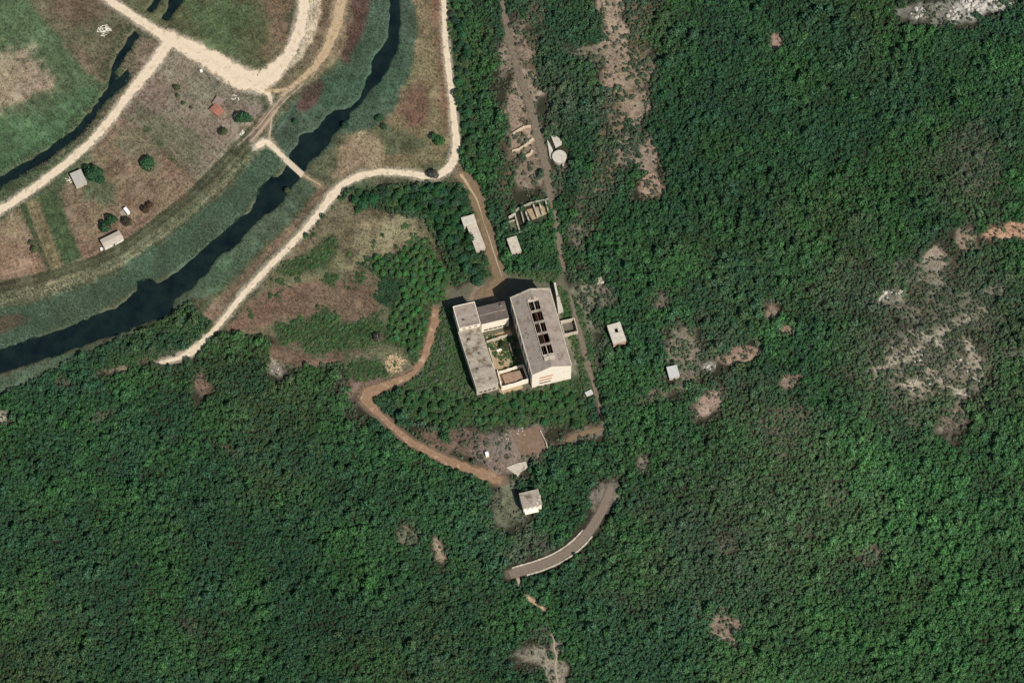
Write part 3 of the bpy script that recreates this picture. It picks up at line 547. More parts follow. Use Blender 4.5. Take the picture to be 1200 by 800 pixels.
def block(name, label, cat, corners, h, th=0.35, walls=None, roof=None, roof_th=0.3, over=0.15, parapet=0.0, win=None, floor=None, group=None, door=None, roof_tilt=0.0, roof_hole=None):
    """flat-roofed building: four walls with openings, windows, roof slab (or roofless), parapet"""
    loc, ang, w, d = rect_from_roof(corners, h + roof_th if roof else h); root = thing(name, label, cat, loc, ang, group); h = h + 0.15
    glass = mat('dark_glass', (30, 34, 36), (22, 26, 28), 0.3, 0.25, spec=0.5); fm = mat('old_timber', (118, 100, 84), (84, 70, 58), 4)
    for wh in 'SNWE':
        Lw, place = side(w, d, th, wh); ho = list(wins(Lw, *win[wh]) if win and wh in win else [])
        dh = []
        if door and door[0] == wh: dh = [(door[1] * Lw - 0.55, door[1] * Lw + 0.55, 0.02, 2.2)]; ho = [q for q in ho if q[1] < dh[0][0] - 0.2 or q[0] > dh[0][1] + 0.2]
        wall_holes(MB(), Lw, h, th, ho + dh, place).build('wall', walls, root)
        window_part(root, ho, place, fm, glass)
        for q in dh:
            dm = mat('door_paint', (86, 74, 62), (66, 56, 48), 3); dd = MB().add([place(s, t, z) for t in (0.12, 0.18) for s, z in ((q[0], q[2]), (q[1], q[2]), (q[1], q[3]), (q[0], q[3]))], [(0, 1, 2, 3), (7, 6, 5, 4), (0, 4, 5, 1), (1, 5, 6, 2), (2, 6, 7, 3), (3, 7, 4, 0)]).build('door', dm, root)
            MB().add([place(q[1] - 0.18 + a, 0.07 + t, 1.0 + c) for t in (0, 0.045) for a, c in ((0, 0), (0.1, 0), (0.1, 0.05), (0, 0.05))], [(0, 1, 2, 3), (7, 6, 5, 4), (0, 4, 5, 1), (1, 5, 6, 2), (2, 6, 7, 3), (3, 7, 4, 0)]).build('handle', mat('steel', (120, 120, 118), (90, 90, 88), 5, 0.5, metal=0.6), dd)
    MB().box(th, w - th, th, d - th, 0.1, 0.17).build('floor_slab', floor or mat('inner_floor', (120, 108, 92), (92, 84, 70), 0.8), root)
    if roof:
        o_ = over; X = [-o_, w + o_]; Y = [-o_, d + o_]; mb = MB()
        zz = lambda y: h + roof_tilt * (y + o_)
        if roof_hole:
            x0, x1, y0, y1 = roof_hole[0] * w, roof_hole[1] * w, roof_hole[2] * d, roof_hole[3] * d
            S = [X[0], x0, x1, X[1]]; T = [Y[0], y0, y1, Y[1]]
            for i in range(3):
                for j in range(3):
                    if (i, j) == (1, 1): continue
                    mb.add([(S[i], T[j], h + roof_th), (S[i + 1], T[j], h + roof_th), (S[i + 1], T[j + 1], h + roof_th), (S[i], T[j + 1], h + roof_th)], [(0, 1, 2, 3)])
                    mb.add([(S[i], T[j], h + .002), (S[i + 1], T[j], h + .002), (S[i + 1], T[j + 1], h + .002), (S[i], T[j + 1], h + .002)], [(3, 2, 1, 0)])
            for ring in ([(X[0], Y[0]), (X[1], Y[0]), (X[1], Y[1]), (X[0], Y[1])], [(x0, y0), (x0, y1), (x1, y1), (x1, y0)]):
                for a in range(4):
                    p, r = ring[a], ring[(a + 1) % 4]; mb.add([(*p, h + .002), (*r, h + .002), (*r, h + roof_th), (*p, h + roof_th)], [(0, 1, 2, 3)])
        else:
            q = [(X[0], Y[0]), (X[1], Y[0]), (X[1], Y[1]), (X[0], Y[1])]
            mb.add([(a, c, zz(c) + 0.002) for a, c in q] + [(a, c, zz(c) + roof_th) for a, c in q], [(3, 2, 1, 0), (4, 5, 6, 7), (0, 1, 5, 4), (1, 2, 6, 5), (2, 3, 7, 6), (3, 0, 4, 7)])
        ro = mb.build('roof', roof, root)
        if parapet:
            p = parapet; z0 = h + roof_th + 0.002; pm = walls
            for q in ((X[0], X[1], Y[0], Y[0] + .3), (X[0], X[1], Y[1] - .3, Y[1]), (X[0], X[0] + .3, Y[0] + .3, Y[1] - .3), (X[1] - .3, X[1], Y[0] + .3, Y[1] - .3)):
                MB().box(*q, z0, z0 + p).build('parapet', pm, ro)
    return root, w, d, h

C_ROOF = mat('weathered_roof_concrete', (164, 151, 137), (144, 132, 120), 0.35, 0.95, 0.03, ((118, 104, 90), 0.22, 0.52), coord='Object')
C_ROOFD = mat('stained_roof_concrete', (178, 167, 150), (142, 131, 117), 0.3, 0.95, 0.03, ((104, 92, 76), 0.22, 0.48))
C_DARK = mat('dark_roof_felt', (112, 100, 92), (92, 84, 78), 0.4, 0.95, 0.03, ((146, 136, 126), 0.2, 0.62))
C_WALL = mat('bleached_plaster', (250, 240, 220), (240, 226, 202), 0.5, 0.95, 0.02, ((196, 170, 140), 0.5, 0.55))
C_PALE = mat('pale_concrete', (206, 195, 175), (180, 169, 150), 0.6, 0.95, 0.03, ((150, 136, 116), 0.35, 0.53))
C_SLAB = mat('white_slab', (208, 200, 185), (182, 173, 157), 0.6, 0.95, 0.02, ((172, 156, 134), 0.4, 0.54))
C_STEEL = mat('rusty_steel', (124, 92, 78), (92, 66, 56), 1.5, 0.8)
C_BRICK = mat('brick_infill', (206, 160, 130), (188, 140, 112), 2.0, 0.95)
C_DIRT = mat('yard_dirt', (178, 158, 128), (152, 132, 102), 0.4, 1.0, 0.04, ((112, 98, 72), 0.25, 0.60))
TIMBER = mat('sawn_timber', (214, 188, 150), (182, 152, 116), 2.0, 0.9)

# ------------------------------------------------------------------ factory hall with the broken ridge lantern
HE = 17.0; RISE = 5.0
loc, ang, w, d = rect_from_roof([(598.5, 349.5), (644, 338.5), (669.5, 428), (623.5, 438.5)], HE)
FANG = ang
hall = thing('factory_hall', 'tall factory hall with grey gabled roof and broken ridge skylights', 'building', loc, ang)
th = 0.5; glass = mat('dark_glass', (30, 34, 36)); fm = C_STEEL
cx = w / 2; gbh = [(cx - 6.6, cx - 0.4, 2.2, 4.0), (cx - 6.6, cx + 0.2, 5.6, 7.6), (cx - 6.4, cx + 0.6, 9.0, 11.0)]
for wh in 'SNWE':
    Lw, place = side(w, d, th, wh)
    ho = gbh if wh == 'S' else wins(Lw, 3, 3.0, 4, 12, 2) if wh == 'N' else wins(Lw, 8, 2.6, 4, 13, 1.5)
    wall_holes(MB(), Lw, HE + 0.15, th, ho, place).build('wall', C_WALL, hall)
    if wh != 'S': window_part(hall, ho, place, fm, glass, 0.22, (2, 4))
    else:
        for k, q in enumerate(ho):
            F = [(0, 1, 2, 3), (7, 6, 5, 4), (0, 4, 5, 1), (1, 5, 6, 2), (2, 6, 7, 3), (3, 7, 4, 0)]
            if k == 0: window_part(hall, [q], place, fm, glass, 0.22, (3, 0)); continue
            MB().add([place(s, t, z) for t in (0.1, 0.3) for s, z in ((q[0], q[2]), (q[1], q[2]), (q[1], q[3]), (q[0], q[3]))], F).build('bricked_window', C_BRICK, hall)
    # gables
zt = HE + 0.152
def roof_z(x): return zt + RISE * (1 - abs(x - cx) / (cx))
for y0, y1 in ((0.0, th), (d - th, d)):
    MB().add([(0, y0, zt), (w, y0, zt), (cx, y0, zt + RISE), (0, y1, zt), (w, y1, zt), (cx, y1, zt + RISE)], [(0, 1, 2), (5, 4, 3), (1, 4, 5, 2), (2, 5, 3, 0), (0, 3, 4, 1)]).build('gable', C_WALL, hall)
# roof slopes: each made of strips round the lantern opening
LW = 2.75; LY0, LY1 = d * 0.145, d * 0.87; RT = 0.3; OV = 0.35
for sgn in (-1, 1):
    rf = MB()
    def P(a, y, t): x = cx + sgn * a; return (x, y, zt + RISE * (1 - a / cx) + t)
    for (a0, a1, y0, y1) in ((LW, cx + OV, -OV, d + OV), (0, LW, -OV, LY0), (0, LW, LY1, d + OV)):
        vs = [P(a, y, t) for t in (0.004, RT) for a, y in ((a0, y0), (a1, y0), (a1, y1), (a0, y1))]
        rf.add(vs, [(0, 3, 2, 1), (4, 5, 6, 7), (0, 1, 5, 4), (1, 2, 6, 5), (2, 3, 7, 6), (3, 0, 4, 7)] if sgn > 0 else [(0, 1, 2, 3), (7, 6, 5, 4), (4, 5, 1, 0), (5, 6, 2, 1), (6, 7, 3, 2), (7, 4, 0, 3)])
    r_ = rf.build('roof_slope', C_ROOF, hall)
    # pale raised rims along the eave and the gable ends
    MB().bar(P(cx + OV - .25, -OV, RT + .14), P(cx + OV - .25, d + OV, RT + .14), 0.5, 0.26).build('eave_rim', C_PALE, r_)
    for y in (d + OV - .35,): MB().bar(P(0.1, y, RT + .16), P(cx + OV - .55, y, RT + .16), 0.7, 0.26).build('gable_rim', C_PALE, r_)
# lantern: curbs, cross frames, ridge beam, remaining glazing bars
ln_z = zt + RISE * (1 - LW / cx) + RT; lan = MB(); nb = 5
for sgn in (-1, 1):
    x = cx + sgn * (LW + 0.12)
    MB().box(x - 0.15, x + 0.15, LY0, LY1, ln_z - 0.25, ln_z + 0.5).build('lantern_curb', C_PALE if sgn < 0 else C_ROOF, hall)
bay = (LY1 - LY0) / nb
for k in range(nb + 1):
    y = LY0 + k * bay; wd = 0.55 if 0 < k < nb else 0.7
    MB().box(cx - LW, cx + LW, y - wd, y + wd, ln_z - 0.2, ln_z + 0.75).build('cross_frame', C_ROOF if 0 < k < nb else C_PALE, hall)
for k in range(nb):
    y0 = LY0 + k * bay + 0.56; y1 = LY0 + (k + 1) * bay - 0.56
    MB().box(cx - 0.17, cx + 0.17, y0, y1, ln_z + 0.2, ln_z + 0.5).build('ridge_beam', C_PALE if k % 2 == 0 else C_STEEL, hall)
    for q in range(3):
        if (k * 3 + q * 5) % 4 == 1: continue
        xx = cx + (-1.9, -1.0, 1.4)[q]; MB().bar((xx, y0, ln_z + 0.1), (xx + 0.3, y1, ln_z + 0.1), 0.14, 0.12).build('glazing_bar', C_STEEL, hall)
MB().box(cx - LW, cx + LW, LY0 - 2.6, LY0 - 0.75, ln_z + 0.02, ln_z + 1.25).build('vent_box', C_PALE, hall)
MB().box(cx - LW + 1.2, cx + LW - 1.0, LY1 + 0.8, LY1 + 1.5, ln_z + 0.02, ln_z + 0.9).build('vent_box', C_PALE, hall)
MB().box(th, w - th, th, d - th, 0.1, 0.2).build('floor_slab', mat('rubble_floor', (108, 84, 70), (60, 48, 42), 0.6), hall)
for k in range(1, 6): MB().box(th, w - th, d * k / 6 - .2, d * k / 6 + .2, HE - 1.1, HE - 0.4).build('tie_beam', C_STEEL, hall)
for k, (a, yy) in enumerate(((7.3, .55), (7.9, .5), (7.0, .47), (7.6, .44))):   # patched holes on the west slope
    x = cx - a; MB().add([(x - .5, d * yy, roof_z(x - .5) + RT + .02), (x + .4, d * yy + .2, roof_z(x + .4) + RT + .02), (x + .5, d * yy + .8, roof_z(x + .5) + RT + .02), (x - .3, d * yy + .7, roof_z(x - .3) + RT + .02)], [(0, 1, 2, 3)]).build('roof_patch', C_STEEL, hall)

def roof_clutter(root, w, d, z, seams, vents):
    for k in range(1, seams + 1): MB().box(.4, w - .4, d * k / (seams + 1) - .09, d * k / (seams + 1) + .09, z + .003, z + .09).build('roof_seam', C_PALE if k % 2 else C_DARK, root)
    for fx, fy, a, hh in vents:
        v = MB().box(w * fx - a, w * fx + a, d * fy - a * .8, d * fy + a * .8, z + .003, z + hh).build('roof_vent', C_PALE, root); MB().box(w * fx - a - .12, w * fx + a + .12, d * fy - a * .8 - .12, d * fy + a * .8 + .12, z + hh + .002, z + hh + .14).build('cap', C_DARK, v)
# ------------------------------------------------------------------ other factory buildings
R1_ = block('office_block', 'flat-roofed square block at the corner of the long factory wing', 'building', [(531.5, 359.5), (556.5, 353.5), (562, 378.5), (538, 386)], 11.2, walls=C_WALL, roof=C_ROOF, parapet=0.25,
      win={'S': (3, 1.6, 9.2, 10.6), 'N': (4, 1.5, 2, 4), 'W': (5, 1.5, 6, 8)})
R2_ = block('factory_wing', 'long low factory wing with stained flat concrete roof', 'building', [(538.5, 390), (563.5, 381), (582, 447.5), (558, 456.5)], 8.3, walls=C_PALE, roof=C_ROOFD, parapet=0.18,
      win={'S': (4, 1.6, 1.5, 3.5), 'W': (12, 1.5, 4.5, 6.8), 'E': (12, 1.5, 4.5, 6.8)})
R3_ = block('boiler_house', 'dark grey roofed block between factory hall and office block', 'building', [(559.5, 360.5), (591, 352.5), (596, 371.5), (564, 380)], 10.5, walls=C_WALL, roof=C_DARK, roof_tilt=0.0, parapet=0.0,
      win={'S': (5, 2.2, 0.9, 3.0), 'N': (4, 1.6, 3, 5)})
roof_clutter(R1_[0], R1_[1], R1_[2], R1_[3] + .3, 1, [(.3, .3, .5, .8)])
roof_clutter(R2_[0], R2_[1], R2_[2], R2_[3] + .3, 5, [(.35, .82, .6, .9), (.6, .55, .45, .7), (.3, .3, .5, .6)])
roof_clutter(R3_[0], R3_[1], R3_[2], R3_[3] + .3, 1, [(.85, .8, .6, 1.0)])
# stepped ledge of the boiler house (balcony slab on brackets), ruined courtyard walls
def yard_pt(px, py): return np.array(Wp(px, py))
def wall_run(root, pts, z0, z1, th, m, name='wall'):
    """a broken wall along map points, relative to the root"""
    inv = -root.rotation_euler[2]; ca, sa = math.cos(inv), math.sin(inv); P = []
    for p in pts:
        q = yard_pt(*p[:2]) - np.array(root.location); P.append((q[0] * ca - q[1] * sa, q[0] * sa + q[1] * ca, p[2] if len(p) > 2 else z1))
    for k in range(len(P) - 1):
        a, b_ = np.array(P[k][:2]), np.array(P[k + 1][:2]); dd = b_ - a; Ls = np.linalg.norm(dd); dd /= Ls; nn = np.array([-dd[1], dd[0]]) * th / 2
        if k: a = a + dd * (th / 2 + .01)
        if k < len(P) - 2: b_ = b_ + dd * th / 2
        nseg = max(1, int(Ls / 1.6)); mb = MB(); prev = None; hs = [P[k][2] + (P[k + 1][2] - P[k][2]) * i / nseg + (random.uniform(-.9, .3) if name == 'wall' else 0) for i in range(nseg + 1)]
        vs = []
        for i in range(nseg + 1):
            c = a + (b_ - a) * i / nseg
            for s, z in ((-1, z0), (1, z0), (1, hs[i]), (-1, hs[i])): q = c + nn * s; vs.append((q[0], q[1], z))
        fs = [(3, 2, 1, 0), tuple(4 * nseg + i for i in range(4))]
        for i in range(nseg): o_ = 4 * i; fs += [(o_ + j, o_ + (j + 1) % 4, o_ + 4 + (j + 1) % 4, o_ + 4 + j) for j in range(4)]
        mb.add(vs, fs).build(name, m, root)
def ground_thing(name, label, cat, px, py, rz=0, group=None): return thing(name, label, cat, Wp(px, py), rz, group)
cy = ground_thing('courtyard_ruin', 'roofless courtyard walls and slab between factory wing and hall', 'ruin', 590, 420, FANG)
def yard_slab(root, px, z0, z1, m, name, clear=True):
    inv = -root.rotation_euler[2]; ca, sa = math.cos(inv), math.sin(inv); P = []
    for p in px: q = yard_pt(*p) - np.array(root.location); P.append((q[0] * ca - q[1] * sa, q[0] * sa + q[1] * ca))
    A = sum(P[i][0] * P[(i + 1) % len(P)][1] - P[(i + 1) % len(P)][0] * P[i][1] for i in range(len(P)))
    if A < 0: P = P[::-1]
    return MB().prism(P, z0, z1).build(name, m, root)
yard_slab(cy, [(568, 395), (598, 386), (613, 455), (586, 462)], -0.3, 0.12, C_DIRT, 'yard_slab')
wall_run(cy, [(570, 402, 3.0), (600, 393, 3.6)], 0, 3, 0.5, C_PALE)
wall_run(cy, [(573, 409, 2.4), (578, 425, 1.8)], 0, 3, 0.5, C_PALE)
wall_run(cy, [(582, 412, 2.2), (594, 408, 2.2)], 0, 2, 0.9, C_WALL)
wall_run(cy, [(597, 404, 2.6), (601, 418, 2.2)], 0, 2, 0.6, C_PALE)
wall_run(cy, [(577, 425, .7), (590, 462, .7)], 0, .7, 0.5, C_PALE, 'kerb')
blk = ground_thing('roofless_annex', 'roofless annex with bright south wall beside the factory hall', 'ruin', 585, 452, FANG)
wall_run(blk, [(583, 436, 3.4), (588, 457, 4.6), (619, 448, 5.0), (613, 430, 3.4), (585, 438, 3.2)], 0, 4, 0.5, C_WALL)
yard_slab(blk, [(588, 442), (609, 436), (613, 446), (592, 452)], 0.15, 2.6, mat('roof_rubble', (168, 142, 120), (140, 112, 92), 1.0, 1.0, 0.05), 'collapsed_roof')
root, w_, d_, h_ = block('lean_to', 'roofless grey room built against the east wall of the hall', 'ruin', [(657, 376), (673.5, 372), (677, 388), (661, 392)], 3.6, walls=C_PALE, floor=mat('grey_floor', (112, 104, 94), (92, 86, 76), 0.5))
ramp = ground_thing('side_ramp', 'narrow white concrete ramp beside the hall roof corner', 'ramp', 655, 352, FANG)
wall_run(ramp, [(650, 336, 5.2), (653, 350, 4.6)], 0, 5, 1.0, C_SLAB, 'ramp_wall')
yard_slab(ramp, [(652, 352), (655, 351), (660, 367), (654, 368)], 0, 4.4, C_SLAB, 'landing')

# ------------------------------------------------------------------ huts, sheds and ruins around
block('square_hut', 'white flat-roofed hut with a square hole in its roof', 'hut', [(711.5, 381), (726, 378), (734, 398.5), (719, 402.5)], 4.8, walls=mat('pink_plaster', (200, 172, 150), (170, 140, 120), 0.8), roof=C_SLAB, roof_hole=(0.42, 0.66, 0.52, 0.74), win={'W': (2, 1.0, 1.8, 3), 'S': (1, 1.0, 1.8, 3)}, door=('E', .5), over=.2)
block('concrete_hut', 'small hut with pale grey roof in a bare forest strip', 'hut', [(781.5, 429.5), (792, 428.5), (797, 440), (784.5, 443)], 3.0, walls=C_PALE, roof=mat('grey_slab', (202, 200, 194), (184, 182, 176), 0.6), door=('S', .5), win={'W': (1, .8, 1.2, 2)}, over=.2)
block('pump_box', 'low pale concrete box beside the concrete lane', 'box', [(685.5, 459.5), (693, 456.5), (694.5, 460), (688, 464.5)], 1.4, walls=C_PALE, roof=mat('grey_slab', (202, 200, 194)), over=.1)
block('long_shed', 'long pale shed with flat roof beside the brown dirt track', 'shed', [(546.5, 265.5), (559, 262), (568, 290.5), (559, 293)], 3.2, walls=C_PALE, roof=C_PALE, win={'W': (4, 1, 1, 2.1), 'E': (4, 1, 1, 2.1)}, door=('S', .5), over=.2)
block('short_shed', 'pale square-roofed shed joined to the end of the long shed', 'shed', [(540, 255), (555, 251.5), (558.5, 261), (544, 264.5)], 3.9, walls=C_PALE, roof=C_SLAB, win={'W': (1, 1, 1, 2.1), 'N': (2, 1, 1, 2.1)}, over=.15)
block('roofed_store', 'pale flat-roofed store below the row of roofless rooms', 'store', [(594, 279), (605, 277), (610.5, 293), (600, 297.5)], 3.4, walls=C_PALE, roof=C_PALE, win={'W': (3, .9, 1.2, 2.2)}, door=('S', .5), over=.15)
C_GREY = mat('grey_ruin_concrete', (186, 178, 160), (150, 144, 126), .8, .95, .03, ((112, 110, 90), .5, .54))
ru = ground_thing('roofless_rooms', 'row of roofless concrete rooms beside the concrete lane', 'ruin', 620, 260, FANG)
for k, (a, b_, z) in enumerate((((639, 236), (643, 251), 3.0), ((632, 240), (636, 253), 2.6), ((625, 242), (630, 256), 3.0), ((616, 250), (622, 266), 2.6), ((604, 255), (609, 272), 2.4), ((591, 259), (596, 276), 2.0))):
    wall_run(ru, [(*a, z), (*b_, z * .7)], 0, z, 0.75, C_GREY)
wall_run(ru, [(642.4, 235, 2.8), (617, 241, 2.2), (600, 250, 1.8)], 0, 3, 0.55, C_GREY)
wall_run(ru, [(592, 262, 1.8), (606, 258, 1.5)], 0, 3, 0.5, C_GREY)
wall_run(ru, [(596, 277, 1.6), (610, 273, 1.5), (622, 268, 1.7)], 0, 3, 0.5, C_GREY)
wall_run(ru, [(610, 247, 2.0), (614, 262, 1.8)], 0, 3, 0.6, C_GREY)
wall_run(ru, [(604, 252, 2.6), (596, 256, 2.4)], 0, 3, 0.8, C_SLAB)
yard_slab(ru, [(617, 246), (639, 240), (642, 250), (624, 258)], -.1, .12, C_DIRT, 'floor_slab')
yard_slab(ru, [(597, 260), (602, 257), (608, 274), (600, 276)], -.1, .13, mat('mossy_floor', (98, 104, 78), (80, 84, 62), 1), 'floor_slab')
KEEP_OUT.append((*Wp(618, 255)[:2], FANG, 10, 4))
# round tank
tx, ty, tz = Wp(655.5, 186); KEEP_OUT.append((tx, ty, 0, 4.2, 4.2))
tank = thing('round_tank', 'round white concrete water tank beside the lane', 'tank', (tx, ty, tz - .1))
def disc(r, z0, z1, n=32, r1=None):
    r1 = r1 or r; P = [(math.cos(2 * math.pi * k / n), math.sin(2 * math.pi * k / n)) for k in range(n)]
    return MB().add([(a * r, b_ * r, z0) for a, b_ in P] + [(a * r1, b_ * r1, z1) for a, b_ in P], [tuple(reversed(range(n))), tuple(range(n, 2 * n))] + [(i, (i + 1) % n, n + (i + 1) % n, n + i) for i in range(n)])
disc(3.6, 0, 2.6).build('tank_wall', C_PALE, tank); disc(3.8, 2.602, 2.8).build('tank_lid', C_SLAB, tank)
MB().box(.9, 1.7, -.4, .4, 2.802, 3.05).build('hatch', C_PALE, tank); MB().box(1.6, 2.4, -5.2, -3.4, 0, 2.0).build('outlet_chamber', C_SLAB, tank)
KEEP_OUT.append((*Wp(651, 171)[:2], 0, 3.4, 4.4))
sl = ground_thing('tank_slab', 'broken white concrete slab behind the round tank', 'slab', 651, 170)
yard_slab(sl, [(646, 161), (650, 159), (661, 167), (658, 170), (651, 174)], -.1, 0.9, C_SLAB, 'slab'); yard_slab(sl, [(641, 165), (643, 167), (648, 177), (646, 188), (644.5, 186)], -.1, 1.2, C_SLAB, 'side_wall')
for pts, lb in (([(601, 158), (607, 154), (614, 150), (622, 148.5)], 'upper curved pale terrace wall on the bare slope'), ([(600, 178), (608, 176), (616, 171), (625, 163)], 'lower curved pale terrace wall on the bare slope'), ([(616, 184), (622, 181), (624, 177)], 'short broken stub of terrace wall beside the lane')):
    t_ = ground_thing('terrace_wall', lb, 'wall', *pts[0]); wall_run(t_, [(*p, 1.3) for p in pts], -.2, 1.2, 1.1, mat('pale_stone', (214, 194, 166), (186, 164, 134), 1.2, 0.95, .04), 'stone_course')
# house
root, w_, d_, h_ = block('ruined_house', 'ruined grey-roofed house with broken corner near the curved road', 'house', [(609, 578), (630, 573.5), (635, 590), (613.5, 595.5)], 7.2, walls=C_WALL, roof=C_ROOFD, win={'S': (3, 1.2, 4.6, 6), 'W': (2, 1.2, 4.6, 6), 'E': (2, 1.2, 1, 2.4)}, door=('N', .5), over=.3)
MB().box(0.5, w_ - 2, -1.9, -.01, 2.9, 3.3).build('balcony', C_WALL, root)
for x in (0.7, w_ - 2.5): MB().box(x, x + .3, -1.8, -1.5, 0, 2.898).build('balcony_post', C_PALE, root)
for q in ((w_ - 2.6, .4), (w_ - 1.2, 1.9), (w_ - .6, 3.6)): MB().box(q[0], q[0] + 1.2, q[1], q[1] + 1.3, h_ + .302, h_ + .7).build('rubble_block', C_PALE, root)
pf = ground_thing('brown_platform', 'brown earth-covered foundation platform with low pale wall', 'platform', 618, 520, FANG)
yard_slab(pf, [(599, 507), (631, 499), (642, 530), (612, 535)], -.3, .25, mat('earth_floor', (134, 112, 94), (112, 92, 74), .5, 1, .06, ((150, 126, 100), .3, .58)), 'floor_slab')
wall_run(pf, [(633, 505, 1.0), (640, 519, 1.2), (642.5, 529, 1.0)], 0, 1, .5, C_PALE, 'kerb')
KEEP_OUT.append((*Wp(619, 517)[:2], FANG, 8, 7))
for k in range(10): MB().box(-.3, .3, -.25, .25, 0, random.uniform(.2, .5)).build('rubble_block', C_SLAB, pf).location = (random.choice((-9.5, -8.5, -3, 0)) + random.uniform(-.8, .8), random.choice((6, 7.5)) + random.uniform(-1, 1.5), .2)
cs = ground_thing('concrete_slab', 'cracked pale concrete slab at the end of the red dirt track', 'slab', 604, 550, FANG)
yard_slab(cs, [(593, 548), (606, 543), (616, 541), (619, 548), (610, 553), (607, 559), (600, 553)], -.2, .7, C_PALE, 'slab'); KEEP_OUT.append((*Wp(606, 549)[:2], 0, 5, 3.5))
root, w_, d_, h_ = block('white_kiosk', 'tiny white kiosk by the red dirt track', 'kiosk', [(568.5, 529.5), (572, 529), (573, 533), (569.5, 534)], 2.1, th=.12, walls=C_WALL, roof=mat('white_paint', (245, 243, 238), (232, 230, 224), 1), roof_th=.12, door=('E', .5), over=.1)

# gardens on the river flat
def gable_house(name, label, cat, corners, h, rise, wallm, roofm, win=None, door=None):
    """house with a ridge along its long (x) side"""
    loc, ang, w, d = rect_from_roof(corners, h); root = thing(name, label, cat, loc, ang); h += .15; th = .3
    glass = mat('dark_glass', (30, 34, 36)); fm = mat('old_timber', (118, 100, 84))
    for wh in 'SNWE':
        Lw, place = side(w, d, th, wh); ho = wins(Lw, *win[wh]) if win and wh in win else []
        dh = [(door[1] * Lw - .5, door[1] * Lw + .5, .02, 2.1)] if door and door[0] == wh else []
        ho = [q for q in ho if not dh or q[1] < dh[0][0] - .1 or q[0] > dh[0][1] + .1]
        wall_holes(MB(), Lw, h, th, ho + dh, place).build('wall', wallm, root); window_part(root, ho, place, fm, glass)
        for q in dh: MB().add([place(s, t, z) for t in (.1, .16) for s, z in ((q[0], q[2]), (q[1], q[2]), (q[1], q[3]), (q[0], q[3]))], [(0, 1, 2, 3), (7, 6, 5, 4), (0, 4, 5, 1), (1, 5, 6, 2), (2, 6, 7, 3), (3, 7, 4, 0)]).build('door', mat('door_paint', (86, 74, 62)), root)
    for x0 in (0, w - th): MB().add([(x0, 0, h + .002), (x0, d, h + .002), (x0, d / 2, h + rise), (x0 + th, 0, h + .002), (x0 + th, d, h + .002), (x0 + th, d / 2, h + rise)], [(0, 2, 1), (3, 4, 5), (0, 3, 5, 2), (1, 2, 5, 4), (0, 1, 4, 3)]).build('gable', wallm, root)
    o_ = .25
    for sg in (-1, 1):
        y = lambda a: d / 2 + sg * a; e = d / 2 + o_; zz = lambda a: h + rise * (1 - a / (d / 2)) + .005
        vs = [(x, y(a), zz(a) + t) for t in (0, .12) for x, a in ((-o_, 0), (w + o_, 0), (w + o_, e), (-o_, e))]
        r_ = MB().add(vs, [(0, 1, 2, 3), (7, 6, 5, 4), (0, 4, 5, 1), (1, 5, 6, 2), (2, 6, 7, 3), (3, 7, 4, 0)]).build('roof_slope', roofm, root)
        for k in range(1, int(w / 1.1)):
            x = k * 1.1; MB().add([(x + s, y(a), zz(a) + t) for t in (.121, .16) for s, a in ((-.04, .05), (.04, .05), (.04, e - .02), (-.04, e - .02))], [(0, 1, 2, 3), (7, 6, 5, 4), (0, 4, 5, 1), (1, 5, 6, 2), (2, 6, 7, 3), (3, 7, 4, 0)]).build('roof_rib', roofm, r_)
    return root, w, d, h
SHEET = mat('grey_sheet_roof', (196, 186, 168), (176, 164, 146), .8, .8, 0, ((156, 142, 122), .3, .62))
gable_house('garden_house', 'long white garden house with ribbed grey roof on the dike side', 'house', [(118.5, 281), (139, 271), (144.5, 279), (122.5, 291)], 2.7, .5, mat('white_wall', (244, 238, 226), (230, 222, 208), 1), SHEET, {'S': (4, .9, 1, 2)}, ('S', .5))
block('water_cistern', 'small white cistern beside the garden house corner', 'cistern', [(117.2, 290.5), (119.5, 289.8), (120.5, 292), (118, 293)], 1.2, th=.15, walls=C_WALL, roof=mat('white_paint', (245, 243, 238)), roof_th=.1, over=.05)
block('white_shed', 'small bright white garden shed beside a dark bush', 'shed', [(145, 244), (147.5, 242.5), (152, 248), (149, 250.5)], 2.3, th=.2, walls=C_WALL, roof=mat('white_paint', (245, 243, 238)), roof_th=.12, door=('W', .5), over=.12)
sp = ground_thing('shed_pad', 'grey concrete pad beside the bright white shed', 'slab', 143, 252); yard_slab(sp, [(140, 249), (144, 245.5), (148, 252), (144, 256)], -.1, .2, mat('grey_pad', (170, 160, 146), (150, 140, 126), 1), 'slab')
lt = block('garden_barn', 'pale grey-roofed barn half under a dark green tree', 'barn', [(83.5, 205.5), (96, 195.5), (98.5, 214), (89.5, 219)], 2.6, walls=C_PALE, roof=mat('pale_sheet', (184, 180, 168), (166, 160, 148), .8), door=('W', .5), over=.15)
pile = lambda name, label, px, py, r, n, m, lens, group=None: _pile(name, label, px, py, r, n, m, lens, group)
def _pile(name, label, px, py, r, n, m, lens, group=None):
    root = ground_thing(name, label, 'pile', px, py, 0, group)
    for k in range(n):
        a = random.uniform(0, 6.28); q = r * math.sqrt(random.random()); x, y = q * math.cos(a), q * math.sin(a); t = random.uniform(0, 3.14); l = random.uniform(*lens) / 2; z = .12 + (1 - q / r) * random.uniform(.1, 1.0)
        MB().bar((x - l * math.cos(t), y - l * math.sin(t), z), (x + l * math.cos(t), y + l * math.sin(t), z + random.uniform(-.08, .3)), random.uniform(.22, .45), random.uniform(.08, .2)).build('plank', m, root)
    return root
_pile('timber_pile', 'scattered pile of bleached white planks in the brown meadow', 122, 36, 3.4, 34, mat('bleached_timber', (240, 234, 218), (206, 196, 176), 2), (1.2, 3.2))
